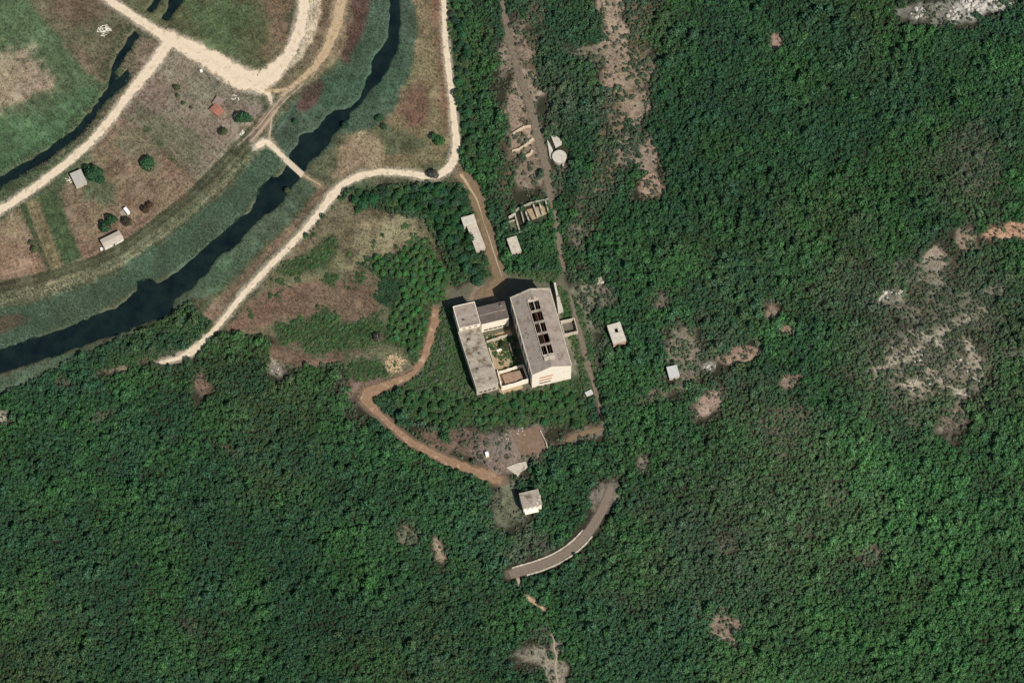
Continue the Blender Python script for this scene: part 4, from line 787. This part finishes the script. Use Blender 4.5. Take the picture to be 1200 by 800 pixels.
_pile('timber_pile', 'large heap of yellowish cut timber beside the red dirt track', 463, 426, 5.2, 85, TIMBER, (1.2, 3.0))
_pile('timber_pile', 'small stack of white boards beside the garden barn', 80.5, 212, 1.6, 10, mat('bleached_timber', (240, 234, 218)), (1, 2))
_pile('timber_pile', 'loose pale boards beside the terracotta roofed shed', 276, 115, 2.0, 9, mat('bleached_timber', (240, 234, 218)), (.8, 1.8))
_pile('timber_pile', 'loose pale boards by the rutted track on the dike', 285, 157, 1.8, 9, mat('bleached_timber', (240, 234, 218)), (.8, 1.8))
gable_house('terracotta_shed', 'low shed with terracotta roof in the grey garden plot', 'shed', [(246, 128), (252.5, 121.5), (262, 129.5), (256, 137)], 1.7, .35, mat('mud_wall', (150, 110, 90), (128, 92, 74), 1), mat('terracotta', (168, 118, 98), (146, 98, 80), 1.2, .95, 0, ((196, 150, 124), .4, .6)), {'S': (1, .7, .7, 1.3)}, ('W', .5))
block('paved_lean_to', 'grey-roofed lean-to joined to the terracotta shed', 'shed', [(248.5, 121.5), (254.5, 111.5), (262, 118), (257, 124.5)], 1.3, walls=mat('mud_wall', (150, 110, 90)), roof=mat('lean_roof', (150, 132, 122), (134, 116, 104), .8), roof_th=.12, over=.1)
gp = ground_thing('gravel_pad', 'grey parking pad beside the dark round garden tree', 'slab', 300, 129); yard_slab(gp, [(291, 128), (298, 121), (309, 123), (311, 130), (303, 140), (295, 142)], -.1, .09, mat('grey_gravel', (148, 136, 122), (130, 118, 104), 1), 'slab')
bb = block('beehive_box', 'tiny white box alone in the grey garden plot', 'box', [(234, 82), (236.5, 81), (237.5, 83.5), (235, 84.5)], 1.0, th=.1, walls=C_WALL, roof=mat('white_paint', (245, 243, 238)), roof_th=.06, over=.05)
# footbridge over the river
a_, b_ = np.array(Wp(334, 187)), np.array(Wp(354, 205)); dd = b_[:2] - a_[:2]; LB = float(np.linalg.norm(dd)); bang = math.atan2(dd[1], dd[0])
br = thing('footbridge', 'pale concrete footbridge crossing the dark river', 'bridge', tuple(a_), bang)
MB().box(0, LB, -1.35, 1.35, .0, .38).build('deck', mat('bridge_deck', (212, 196, 170), (192, 176, 150), .8), br)
for s in (-1, 1): MB().box(0, LB, s * 1.5 - .13, s * 1.5 + .13, .05, .75).build('parapet', C_PALE, br)
for x in (-1.2, LB - .6): MB().box(x, x + 1.8, -1.7, 1.7, -2.2, -.02).build('abutment', C_PALE, br)
MB().box(LB / 2 - .5, LB / 2 + .5, -1.3, 1.3, -2.2, -.02).build('pier', C_PALE, br)
# low walls along the curved road
road = ROADS_W[15][2]; rr_ = resample(road, 2.0)
tgx, tgy = np.gradient(rr_[:, 0]), np.gradient(rr_[:, 1]); tl = np.hypot(tgx, tgy)
for sd, i0, i1, lb in ((-1, 14, len(rr_) - 2, 'pale stone edge wall on the upper side of the curved road'), (1, 14, len(rr_) - 5, 'pale stone edge wall on the lower side of the curved road')):
    o0 = rr_[i0]; root = thing('edge_wall', lb, 'wall', (o0[0], o0[1], float(height(o0[0], o0[1]))))
    nx_, ny_ = -tgy / tl * sd, tgx / tl * sd
    for i in range(i0, i1):
        if random.random() < .05: continue
        A = np.array([rr_[i, 0] + nx_[i] * (rr_[i, 2] / 2 + .35), rr_[i, 1] + ny_[i] * (rr_[i, 2] / 2 + .35)]); B = np.array([rr_[i + 1, 0] + nx_[i + 1] * (rr_[i + 1, 2] / 2 + .35), rr_[i + 1, 1] + ny_[i + 1] * (rr_[i + 1, 2] / 2 + .35)])
        d_ = (B - A) * .96; zA = float(height(*A)) - root.location[2]; q0 = A - o0[:2]; q1 = q0 + d_; hh = random.uniform(.5, .75)
        MB().bar((*q0, zA + hh / 2 - .1), (*q1, zA + hh / 2 - .1), random.uniform(.55, .8), hh + .2).build('stone', C_PALE, root)

# ------------------------------------------------------------------ limestone boulders
def rock_mesh(seed):
    r = np.random.RandomState(seed); import bmesh
    bm = bmesh.new(); bmesh.ops.create_icosphere(bm, subdivisions=2, radius=1.0)
    k = r.normal(size=(7, 3)); k /= np.linalg.norm(k, axis=1)[:, None]; off = r.uniform(.55, .85, 7)
    for v in bm.verts:
        p = np.array(v.co)
        for n_, o_ in zip(k, off):
            e = p @ n_ - o_
            if e > 0: p = p - n_ * e * .9
        v.co = p * (1 + r.uniform(-.05, .05)) * (1, .8, .65)
    me = bpy.data.meshes.new("boulder"); bm.to_mesh(me); bm.free(); me.materials.append(mat('limestone', (206, 200, 188), (168, 162, 150), 1.2, .95, .05, ((120, 116, 106), .6, .62))); return me
ROCKS = [rock_mesh(40 + k) for k in range(6)]
for (px, py, rx, ry, n, s0, s1, lb) in ((1077, 15, 9, 7, 22, .5, 1.5, 'bluish white limestone boulder in the outcrop among the trees'), (1118, 16, 8, 8, 22, .5, 1.5, 'grey limestone boulder beside the large pale outcrop'), (1150, 5, 26, 8, 48, .6, 2.0, 'pale limestone boulder in the large outcrop at the forest top'),
                                       (1034, 347, 7, 6, 12, .5, 1.4, 'white limestone boulder at the end of the rock rib'), (1055, 342, 14, 3, 12, .4, 1.0, 'small white limestone boulder along the rock rib'), (832, 430, 8, 4, 10, .4, 1.1, 'pale boulder by the forest hut clearing'), (1083, 452, 26, 14, 26, .35, .9, 'small pale boulder scattered on the rocky scrub slope'), (1132, 442, 20, 26, 24, .35, .9, 'small beige boulder along the bare gully of the rocky slope'), (1060, 412, 24, 16, 18, .3, .8, 'low grey boulder among dry shrubs of the rocky slope'), (703, 329, 4, 4, 7, .5, 1.0, 'pale boulder in the wood beside the factory'), (325, 434, 8, 4, 7, .4, .9, 'pale boulder at the lower edge of the yard')):
    for k in range(n):
        a = random.uniform(0, 6.28); q = math.sqrt(random.random()); x, y, z = Wp(px + rx * q * math.cos(a), py + ry * q * math.sin(a))
        o = bpy.data.objects.new('limestone_boulder', ROCKS[k % 6]); COL.objects.link(o); s = random.uniform(s0, s1); o.location = (x, y, z + .2 * s); o.scale = (s, s * random.uniform(.7, 1.1), s * random.uniform(.6, 1)); o.rotation_euler = (random.uniform(-.3, .3), random.uniform(-.3, .3), random.uniform(0, 6.28))
        tag(o, lb, 'boulder', lb.replace('boulder', 'boulders'))

# ------------------------------------------------------------------ trees
LEAF = foliage_mat('leaves', False); LEAF_I = foliage_mat('canopy_leaves', True); GRASS_I = foliage_mat('blades', True, trans=.3)
BARK = mat('bark', (92, 78, 62), (66, 56, 46), 3.0)
def crown_arrays(seed, nleaf, ls, squash=1.0, nl=9):
    r = np.random.RandomState(seed); c = np.zeros((nl, 3)); a = r.uniform(0, 6.28, nl); q = .58 * np.sqrt(r.rand(nl)); c[:, 0] = q * np.cos(a); c[:, 1] = q * np.sin(a)
    c[:, 2] = r.uniform(.75, 1.45, nl) * (1 - .35 * q); rad = r.uniform(.36, .58, nl); c[0] = (0, 0, 1.25); rad[0] = .5
    V = []; k = 0
    while k < nleaf:
        i = r.randint(nl); u = r.normal(size=3); u /= np.linalg.norm(u)
        if u[2] < -.45: continue
        p = c[i] + u * rad[i] * r.uniform(.78, 1.06)
        if np.any((np.linalg.norm(p - c, axis=1) < rad * .72)): continue
        n = u + r.normal(size=3) * .55; n /= np.linalg.norm(n); t = np.cross(n, r.normal(size=3)); t /= np.linalg.norm(t); b_ = np.cross(n, t); s = ls * r.uniform(.6, 1.3)
        V += [p - t * s, p - b_ * s * .6 + n * s * .2, p + t * s, p + b_ * s * .6 + n * s * .2]; k += 1
    V = np.array(V); V[:, 2] *= squash
    return V, c * (1, 1, squash), rad
def leaf_mesh(name, V, m):
    me = bpy.data.meshes.new(name); n = len(V) // 4
    me.vertices.add(len(V)); me.vertices.foreach_set("co", V.astype(np.float32).ravel()); me.loops.add(len(V)); me.polygons.add(n)
    me.loops.foreach_set("vertex_index", np.arange(len(V), dtype=np.int32)); me.polygons.foreach_set("loop_start", np.arange(n, dtype=np.int32) * 4); me.update(calc_edges=True)
    me.materials.append(m); return me
def trunk_mb(c, rad, sq=1.0):
    mb = MB(); mb.cone((0, 0, -.15), (0.02, 0.01, .62 * sq), .075, .05, 7)
    for k in range(1, min(6, len(c))): mb.cone((0.02, 0.01, .5 * sq), c[k] * (1, 1, .95), .04, .012, 5)
    return mb
CROWNS = []
for k in range(6):
    V, c, rad = crown_arrays(100 + k, 620, .13, 1.0 if k % 2 else .85, 11); CROWNS.append((leaf_mesh('crown', V, LEAF), trunk_mb(c, rad).mesh('trunk', BARK)))
def put_tree(name, px, py, R, label, group, tint, k=None):
    """R: crown radius in metres; (px, py) is where the crown's middle shows, the trunk stands below it"""
    x, y, z = Wp(px, py, R * 1.0); z = float(height(x, y)); k = random.randrange(6) if k is None else k
    root = thing(name, label, 'bush' if 'bush' in name else 'tree', (x, y, z), random.uniform(0, 6.28), group); s = R / .95
    for me, nm in ((CROWNS[k][0], 'crown'), (CROWNS[k][1], 'trunk')):
        o = bpy.data.objects.new(nm, me); COL.objects.link(o); o.parent = root; o.scale = (s, s * random.uniform(.88, 1.1), s * random.uniform(.85, 1.1))
        if nm == 'crown': o.color = (*tint, 1)
    return root
def in_keepout(x, y, pad):
    m = np.zeros(np.shape(x), bool)
    for cx_, cy_, a, hw, hd in KEEP_OUT:
        dx, dy = x - cx_, y - cy_; u = dx * math.cos(a) + dy * math.sin(a); v = -dx * math.sin(a) + dy * math.cos(a); m |= (np.abs(u) < hw + pad) & (np.abs(v) < hd + pad)
    return m
def road_clear(x, y, pad, lax=False):
    """clearance to the nearest road edge"""
    best = np.full(np.shape(x), 99.0)
    for n, k, p in ROADS_W:
        i = near(p, x, y, 12)
        if i.any():
            d, w_ = seg_dist(x[i], y[i], p); best[i] = np.minimum(best[i], d - w_ / 2 + (4.0 * np.clip(vnoise(x[i], y[i], 8, 55, 2) - .32, 0, 1) if lax and k in ('lane', 'palesoil') else -1.5 if lax and k == 'asphalt' else -.6 if lax and k == 'redsoil' else 0))
    return best > pad
DK = np.array((.062, .142, .066)); BRT = np.array((.086, .205, .074)); OLV = np.array((.120, .158, .072)); GRY = np.array((.205, .195, .145)); BLU = np.array((.062, .138, .078))
def jit(c, a=.18): return tuple(np.clip(np.array(c) * np.array([random.uniform(1 - a, 1 + a), random.uniform(1 - a, 1 + a), random.uniform(1 - a, 1 + a)]) * random.uniform(.8, 1.2), .01, .4))
# garden and meadow trees, one by one
SINGLE = [('garden_tree', 174, 190, 4.0, 'round dark green tree in the brown garden plot', DK), ('garden_tree', 109, 203, 4.6, 'large dark green tree beside the pale garden barn', DK), ('garden_tree', 117, 210, 3.2, 'smaller green tree next to the large barn tree', DK), ('garden_tree', 102, 196, 2.6, 'small tree between the barn roof and the gravel road', DK),
          ('garden_tree', 123, 264, 3.4, 'dark green tree behind the long white garden house', DK), ('garden_tree', 130, 257, 3.2, 'dark green tree beside the bright white shed', DK), ('garden_tree', 284, 137, 3.8, 'dark green round tree beside the grey parking pad', DK), ('garden_tree', 291, 139, 2.6, 'small dark tree touching the round tree by the parking pad', DK),
          ('garden_bush', 262, 155, 2.4, 'grey-green bush at the edge of the dike', OLV), ('garden_bush', 148, 259, 2.6, 'brown leafless bush below the bright white shed', np.array((.11, .085, .055))), ('meadow_tree', 514, 164, 3.4, 'bright green tree alone beside the road bend', BRT), ('meadow_bush', 508, 160, 2.2, 'dark bush beside the lone green roadside tree', DK),
          ('meadow_bush', 444, 138, 2.2, 'dark bush on the river bank below the narrows', DK), ('meadow_bush', 450, 148, 1.8, 'small dark bush in the dry grass of the river bank', DK), ('garden_bush', 207, 103, 1.7, 'dark bush in the upper grey garden plot', OLV), ('garden_bush', 208, 112, 1.3, 'low dark bush under the upper plot bush', OLV), ('garden_bush', 215, 121, 1.2, 'tiny dark bush in the middle of the grey plot', OLV), ('garden_bush', 224, 126, 1.0, 'tiny brown bush beside the terracotta shed', GRY * .8),
          ('river_bush', 405, 146, 2.2, 'dark bush at the water edge of the river narrows', DK), ('river_bush', 337, 223, 2.0, 'pale willow bush on the bank below the footbridge', OLV), ('river_bush', 346, 142, 1.8, 'dark bush in the reeds above the footbridge', DK), ('courtyard_tree', 592, 405, 2.6, 'grey-green tree growing inside the factory courtyard', OLV * .9), ('garden_bush', 170, 246, 2.2, 'brown bush patch near the dike edge', np.array((.10, .07, .05))), ('garden_bush', 175, 240, 1.8, 'reddish brown bush above the dike edge', np.array((.11, .07, .05))),
          ('meadow_bush', 378, 253, 1.4, 'dark small bush on the edge of the gravel road', DK), ('meadow_bush', 40, 292, 2.0, 'dark bush row end between the brown field and strip', OLV), ('meadow_bush', 36, 284, 1.6, 'olive bush between the brown field and strip', OLV), ('yard_tree', 540, 237, 2.6, 'dark upright tree in the grassy corner by the brown track', DK * .8), ('yard_tree', 443, 395, 3.0, 'pale grey-green tree between yard and thicket', GRY * .8)]
for nm, px, py, R, lb, tn in SINGLE: put_tree(nm, px, py, R, lb, None, jit(tn, .08))
# grey half-dead tree over the road bend
gt = put_tree('dry_tree', 508, 204, 3.4, 'grey half-dead tree overhanging the gravel road bend', None, (.11, .105, .09), 2)
mb = MB()
for k in range(16):
    a = random.uniform(0, 6.28); e = random.uniform(.2, 1.1); l = random.uniform(2.5, 4.4); p = np.array((l * math.cos(a) * math.cos(e), l * math.sin(a) * math.cos(e), 1.5 + l * math.sin(e))); mb.cone((0, 0, 1.4), p, .1, .04, 5); mb.cone(p * .7 + (0, 0, .4), p * .8 + (random.uniform(-.9, .9), random.uniform(-.9, .9), .9), .05, .02, 4)
mb.build('dead_branches', mat('grey_bark', (160, 150, 140), (120, 110, 100), 3), gt)
def poisson_in(poly, spacing, seed, tries=6000):
    r = np.random.RandomState(seed); a = np.array(poly); pts = []
    for _ in range(tries):
        p = r.uniform(a.min(0), a.max(0))
        if all((p[0] - q[0]) ** 2 + (p[1] - q[1]) ** 2 > spacing ** 2 for q in pts): pts.append(p)
    P = np.array(pts); return P[poly_sd(P[:, 0], P[:, 1], poly) > 2]
taken = []
for key, sp_, nmax, r0, r1, tn, nm, lb, gr in (('belt', 6.6, 98, 1.9, 3.3, DK * .92, 'belt_tree', 'dark green tree in the belt between gravel road and long shed', 'trees in the belt behind the road bend'),
                                 ('thicket', 6.8, 98, 1.2, 2.2, BRT * 1.08, 'thicket_tree', 'bright green bushy tree in the thicket west of the factory', 'bushy trees in the yard thicket'),
                                 ('verge', 7.4, 50, 1.6, 2.9, DK, 'roadside_tree', 'dark green tree in the strip along the straight gravel road', 'trees in the strip along the straight gravel road'),
                                 ('south', 8.0, 98, 1.2, 2.5, DK * .4 + BRT * .6, 'grove_tree', 'broadleaf tree in the grove between factory and red dirt track', 'trees in the grove below the factory')):
    P = poisson_in(THICKETS[key], sp_, 5 + len(key)); x, y, z = W(P[:, 0], P[:, 1], 2.5)
    ok = ~in_keepout(x, y, .6) & road_clear(x, y, 1.9); P = P[ok][:nmax]
    for p in P: R = random.uniform(r0, r1); sz = 'large ' if R > r0 + .66 * (r1 - r0) else 'small ' if R < r0 + .33 * (r1 - r0) else 'medium-sized '; put_tree(nm, p[0], p[1], R, sz + lb, sz + gr, jit(tn)); taken.append((p[0], p[1], R))

# ------------------------------------------------------------------ masses nobody could count: scattered by geometry nodes
def hidden_collection(name, meshes):
    c = bpy.data.collections.new(name)
    for k, me in enumerate(meshes): o = bpy.data.objects.new(f"{name}_{k:02d}", me); c.objects.link(o)
    return c
def scatter(name, label, cat, xyz, scl, rot, var, tint, coll, m):
    me = bpy.data.meshes.new(name); n = len(xyz); me.vertices.add(n); me.vertices.foreach_set("co", xyz.astype(np.float32).ravel())
    for an, ty, arr, key in (('scl', 'FLOAT_VECTOR', scl, 'vector'), ('rot', 'FLOAT_VECTOR', rot, 'vector'), ('var', 'INT', var.astype(np.int32), 'value'), ('tint', 'FLOAT_COLOR', np.concatenate([tint, np.ones((n, 1))], 1), 'color')):
        a = me.attributes.new(an, ty, 'POINT'); a.data.foreach_set(key, (arr if ty == 'INT' else arr.astype(np.float32)).ravel())
    me.materials.append(m); o = bpy.data.objects.new(name, me); COL.objects.link(o); o['kind'] = 'stuff'; o['label'] = label; o['category'] = cat
    g = bpy.data.node_groups.new(name + "_scatter", 'GeometryNodeTree'); g.interface.new_socket("Geometry", in_out='INPUT', socket_type='NodeSocketGeometry'); g.interface.new_socket("Geometry", in_out='OUTPUT', socket_type='NodeSocketGeometry')
    gi = g.nodes.new('NodeGroupInput'); go = g.nodes.new('NodeGroupOutput'); ip = g.nodes.new('GeometryNodeInstanceOnPoints'); ci = g.nodes.new('GeometryNodeCollectionInfo')
    ci.inputs['Collection'].default_value = coll; ci.inputs['Separate Children'].default_value = True; ci.inputs['Reset Children'].default_value = True; ip.inputs['Pick Instance'].default_value = True
    def na(nm, ty): q = g.nodes.new('GeometryNodeInputNamedAttribute'); q.data_type = ty; q.inputs['Name'].default_value = nm; return q.outputs[0]
    l = g.links.new; l(gi.outputs[0], ip.inputs['Points']); l(ci.outputs[0], ip.inputs['Instance']); l(na('var', 'INT'), ip.inputs['Instance Index']); l(na('rot', 'FLOAT_VECTOR'), ip.inputs['Rotation']); l(na('scl', 'FLOAT_VECTOR'), ip.inputs['Scale']); l(ip.outputs[0], go.inputs[0])
    md = o.modifiers.new("scatter", 'NODES'); md.node_group = g; return o
def jgrid(x0, x1, y0, y1, st, seed):
    r = np.random.RandomState(seed); xs = np.arange(x0, x1, st); ys = np.arange(y0, y1, st * .87); X, Y = np.meshgrid(xs, ys); X = X + (np.arange(len(ys)) % 2)[:, None] * st / 2
    X = X + r.uniform(-.42, .42, X.shape) * st; Y = Y + r.uniform(-.42, .42, Y.shape) * st; return X.ravel(), Y.ravel(), r
# openness of the wood at a map position
def openness(px, py, x, y):
    nz = vnoise(x, y, 7, 51, 3) - .5
    o_ = np.maximum(sstep(-3, 3, poly_sd(px, py, VALLEY) + nz * 10), sstep(-3, 3, poly_sd(px, py, YARD) + nz * 10))
    o_ = np.maximum(o_, sstep(-3, 3, poly_sd(px, py, FACT) + nz * 5))
    o_ = np.maximum(o_, .72 * sstep(-3, 3, poly_sd(px, py, GLADE) + nz * 8))
    for q in THICKETS.values(): o_ = np.maximum(o_, sstep(-2, 1, poly_sd(px, py, q)))
    for b_ in BARE: o_ = np.maximum(o_, .93 * b_[6] * sstep(-.62, 0, ell(px, py, b_) + nz * 2.2))
    return o_
FOREST_V = []
for k in range(10):
    V, c, rad = crown_arrays(300 + k, 190, .2, (1.0, .8, 1.15, .9)[k % 4], 7)
    me = leaf_mesh('canopy', V, LEAF_I); tb = MB().cone((0, 0, -.2), (0, 0, .8), .07, .05, 5)
    FOREST_V.append(me)
fcol = hidden_collection('canopy_shapes', FOREST_V)
x, y, r = jgrid(-325, 325, -255, 275, 1.55, 61); z = height(x, y); px, py = to_px(x, y, z + 1.8)
op = openness(px, py, x, y); rnd = r.rand(len(x)); spk = vnoise(x, y, 2.6, 52, 2)
wood = (poly_sd(px, py, VALLEY) < -4) & (poly_sd(px, py, YARD) < -4) & (poly_sd(px, py, FACT) < -1)
for q in THICKETS.values(): wood &= poly_sd(px, py, q) < 0
keep = ((op < .15 + .6 * rnd) | (wood & (spk > .36 + .27 * op))) & ~in_keepout(x, y, 1.1) & road_clear(x, y, .9, True)
keep &= r.rand(len(x)) < .985 - .15 * (vnoise(x, y, 4.5, 57, 2) < .28)
x, y, z, px, py, op = x[keep], y[keep], z[keep], px[keep], py[keep], op[keep]; n = len(x)
big = vnoise(x, y, 60, 71, 3); mid = vnoise(x, y, 14, 72, 3); fine = r.rand(n)
R = (0.92 + 0.6 * fine ** 1.5 + (.3 + .9 * r.rand(n)) * (fine > .945) - .18 * (fine < .25) + .75 * (mid - .4)) * (1 - .45 * op); R = np.clip(R, .5, 3.6)
hgt = np.maximum(R, 1.2) * r.uniform(.95, 1.4, n) * (1 + .6 * (mid - .5)) * (1 - .4 * op)
tint = DK[None] + (OLV - DK)[None] * np.clip((big - .45) * 1.6 + .35 * (r.rand(n) - .4), 0, .9)[:, None]
spc = vnoise(x, y, 22, 74, 2) + .35 * (r.rand(n) - .5)
tint = np.where((spc < .38)[:, None], BLU[None] + (tint - BLU) * .3, tint); tint = np.where((spc > .66)[:, None], tint + (BRT - tint) * .7, tint)
bright = np.zeros(n)
for (cx_, cy_, rr0, wt) in ((1050, 650, 260, .8), (900, 760, 120, .5), (1170, 230, 90, .5), (470, 610, 120, .3), (560, 420, 60, .6), (640, 270, 30, .7)): bright = np.maximum(bright, wt * sstep(rr0, rr0 * .3, np.hypot(px - cx_, py - cy_)))
tint = tint + (BRT * 1.12 - tint) * (bright * np.clip(mid * 1.7, 0, 1))[:, None]
dry = np.zeros(n)
for (cx_, cy_, rr0, wt) in ((1090, 400, 140, .8), (640, 120, 70, .45), (720, 120, 60, .5), (1120, 200, 70, .5), (830, 430, 70, .4), (880, 610, 160, .35), (690, 400, 40, .6), (1000, 330, 60, .4)): dry = np.maximum(dry, wt * sstep(rr0, rr0 * .2, np.hypot(px - cx_, py - cy_)))
dry = np.maximum(dry * np.clip(r.rand(n) * 1.5, 0, 1), op * .7)
tint = tint + (GRY - tint) * dry[:, None]
tint *= (r.uniform(.88, 1.2, n) * (.84 + .36 * mid) * (.82 + .40 * vnoise(x, y, 95, 75, 2)) * 1.16)[:, None]; tint *= 1 + (r.rand(n, 3) - .5) * .16
rot = np.stack([r.uniform(-.15, .15, n), r.uniform(-.15, .15, n), r.uniform(0, 6.283, n)], 1)
scatter('woodland', 'dense dark green broadleaf woodland covering the hillside', 'woodland', np.stack([x, y, z - .25], 1), np.stack([R, R, hgt], 1), rot, r.randint(0, 10, n), tint, fcol, LEAF_I)
print("woodland crowns", n)

# reeds
def tuft(seed, nb, spread, lean, wd):
    r = np.random.RandomState(seed); V = []
    for k in range(nb):
        a = r.uniform(0, 6.28); q = spread * math.sqrt(r.rand()); p = np.array((q * math.cos(a), q * math.sin(a), 0)); t = r.uniform(0, 6.28); h = r.uniform(.6, 1.0)
        tip = p + np.array((lean * r.normal(), lean * r.normal(), h)); s = np.array((math.cos(t), math.sin(t), 0)) * wd; m_ = (p + tip) / 2 + (0, 0, .08)
        V += [p - s, p + s, tip + s * .3, tip - s * .3]
    return np.array(V)
REED_V = [leaf_mesh('reed_tuft', tuft(500 + k, 22, .55, .22, .055), GRASS_I) for k in range(6)]; rcol = hidden_collection('reed_shapes', REED_V)
REED_POLYS = [ZONES[23][1], ZONES[24][1], ZONES[25][1]]
x, y, r = jgrid(-300, 10, -60, 250, 1.05, 81); z = height(x, y); px, py = to_px(x, y, z); nz = vnoise(x, y, 6, 82, 3) - .5
sd = np.full(len(x), -99.0)
for q in REED_POLYS: sd = np.maximum(sd, poly_sd(px, py, q))
dv = np.full(len(x), -99.0)
for q in [RIVER, DITCH] + PONDS: dv = np.maximum(dv, poly_sd(px, py, q))
keep = (sd + nz * 8 > 0) & (dv * MPP + nz * 2.2 < -.1) & road_clear(x, y, .8) & ~in_keepout(x, y, .5)
edge_d = (dv > -12) & (dv * MPP + nz * 2 < -.2) & (px < 160) & (py < 235) & road_clear(x, y, 1.0); keep |= edge_d & (r.rand(len(x)) < .5)
keep &= np.hypot((x - a_[0]) , (y - a_[1])) > 0
bx = (np.array([a_[0], a_[1]]) + np.array([b_[0] if not isinstance(b_, float) else 0, 0]) * 0)
x, y, z, px, py, dv, nz = x[keep], y[keep], z[keep], px[keep], py[keep], dv[keep], nz[keep]; n = len(x)
rb = vnoise(x, y, 16, 83, 3)
rt = np.array((.128, .215, .122))[None] + (np.array((.175, .205, .128)) - np.array((.128, .215, .122)))[None] * np.clip((rb - .4) * 3, 0, 1)[:, None]
red = np.zeros(n)
for q in (ZONES[26][1], ZONES[27][1], ZONES[28][1]): red = np.maximum(red, sstep(-4, 4, poly_sd(px, py, q) + nz * 6))
rt = rt + (np.array((.105, .052, .036))[None] - rt) * (red * .9)[:, None]
rt *= r.uniform(.75, 1.25, n)[:, None] * (1 + (r.rand(n, 3) - .5) * .12)
s = r.uniform(.8, 1.25, n); hh = r.uniform(.8, 1.5, n) * (1 + .6 * (rb - .5)) * (1 - .5 * red)
scatter('reed_bed', 'blue-green reed beds lining both banks of the river', 'reeds', np.stack([x, y, z - .2 - .5 * sstep(-2.5, 0, dv)], 1), np.stack([s, s, hh], 1), np.stack([r.uniform(-.1, .1, n), r.uniform(-.1, .1, n), r.uniform(0, 6.28, n)], 1), r.randint(0, 6, n), rt, rcol, GRASS_I)
print("reed tufts", n)

# dry grass and weeds on the meadows and in the yard, forest floor herbs in the clearings
TUFT_V = [leaf_mesh('grass_tuft', tuft(600 + k, 14, .5, .45, .07), GRASS_I) for k in range(6)]; tcol = hidden_collection('grass_shapes', TUFT_V)
x, y, r = jgrid(-300, 300, -232, 250, 1.0, 91); z = height(x, y); px, py = to_px(x, y, z); nz = vnoise(x, y, 5, 92, 3)
opn = np.maximum(sstep(-2, 2, poly_sd(px, py, VALLEY)), sstep(-2, 2, poly_sd(px, py, YARD)))
for b_2 in BARE: opn = np.maximum(opn, .8 * sstep(-.4, .2, ell(px, py, b_2)))
inreed = np.full(len(x), -99.0)
for q in REED_POLYS: inreed = np.maximum(inreed, poly_sd(px, py, q))
dv = np.full(len(x), -99.0)
for q in [RIVER, DITCH] + PONDS: dv = np.maximum(dv, poly_sd(px, py, q))
keep = (opn * nz > .40 - .2 * r.rand(len(x))) & (opn > .4) & (inreed < 0) & (dv < -2.5) & road_clear(x, y, .3 - 1.5 * r.rand(len(x)) ** 2.2) & ~in_keepout(x, y, .3) & (poly_sd(px, py, FACT) < -2)
x, y, z, px, py = x[keep], y[keep], z[keep], px[keep], py[keep]; n = len(x)
ix = np.clip(np.searchsorted(gx, x), 0, len(gx) - 1); iy = np.clip(np.searchsorted(gy, y), 0, len(gy) - 1)
gt_ = rgb[iy, ix] * r.uniform(.7, 1.6, n)[:, None] * (1 + (r.rand(n, 3) - .5) * .2); gmix = r.rand(n) < .28
gt_[gmix] = gt_[gmix] * .35 + np.array((.055, .085, .04)) * .65
s = r.uniform(.5, 1.1, n); scatter('meadow_grass', 'dry grass and weeds tufted over the meadows and yard', 'grass', np.stack([x, y, z - .05], 1), np.stack([s, s, s * r.uniform(.4, 1.0, n)], 1), np.stack([np.zeros(n), np.zeros(n), r.uniform(0, 6.28, n)], 1), r.randint(0, 6, n), np.clip(gt_, .01, .5), tcol, GRASS_I)
print("grass tufts", n)
# low green scrub patches in the yard and along the river road
SV = []
for k in range(5): V, c, rad = crown_arrays(700 + k, 230, .19, .75, 8); SV.append(leaf_mesh('scrub', V, LEAF_I))
scol = hidden_collection('scrub_shapes', SV)
x, y, r = jgrid(-262, 70, -60, 190, 1.35, 95); z = height(x, y); px, py = to_px(x, y, z + .8); nz = vnoise(x, y, 5, 96, 3) - .5; sd = np.full(len(x), -99.0); wh = np.zeros(len(x), int)
for k, q in enumerate(SCRUB + list(THICKETS.values())):
    d = poly_sd(px, py, q); wh = np.where(d > sd, k, wh); sd = np.maximum(sd, d)
keep = ((sd + nz * np.where(wh < 3, 4, 14) > 0) | ((poly_sd(px, py, YARD) > 0) & (nz > .24)) | ((poly_sd(px, py, ZONES[31][1] if False else ZONES[29][1]) > 0) & (nz > .27))) & ~in_keepout(x, y, .5) & road_clear(x, y, .4) & (poly_sd(px, py, RIVER) < -4) & ~((wh == 14) & (r.rand(len(x)) < .5))
x, y, z, px, py = x[keep], y[keep], z[keep], px[keep], py[keep]; n = len(x); dark = (wh[keep] == 7); thin = wh[keep] < 3
R = r.uniform(.45, 1.25, n) * np.where(thin, .6, 1); tn = np.where(dark[:, None], DK * .9, (BRT + (OLV * 1.15 - BRT) * r.rand(n, 1)) * .98) * r.uniform(.75, 1.3, n)[:, None] * (1 + (r.rand(n, 3) - .5) * .2)
scatter('green_scrub', 'low green bramble and scrub patches in the factory yard', 'scrub', np.stack([x, y, z - .25 * R], 1), np.stack([R, R, R * r.uniform(.6, 1.1, n)], 1), np.stack([np.zeros(n), np.zeros(n), r.uniform(0, 6.28, n)], 1), r.randint(0, 5, n), tn, scol, LEAF_I)
print("scrub", n)
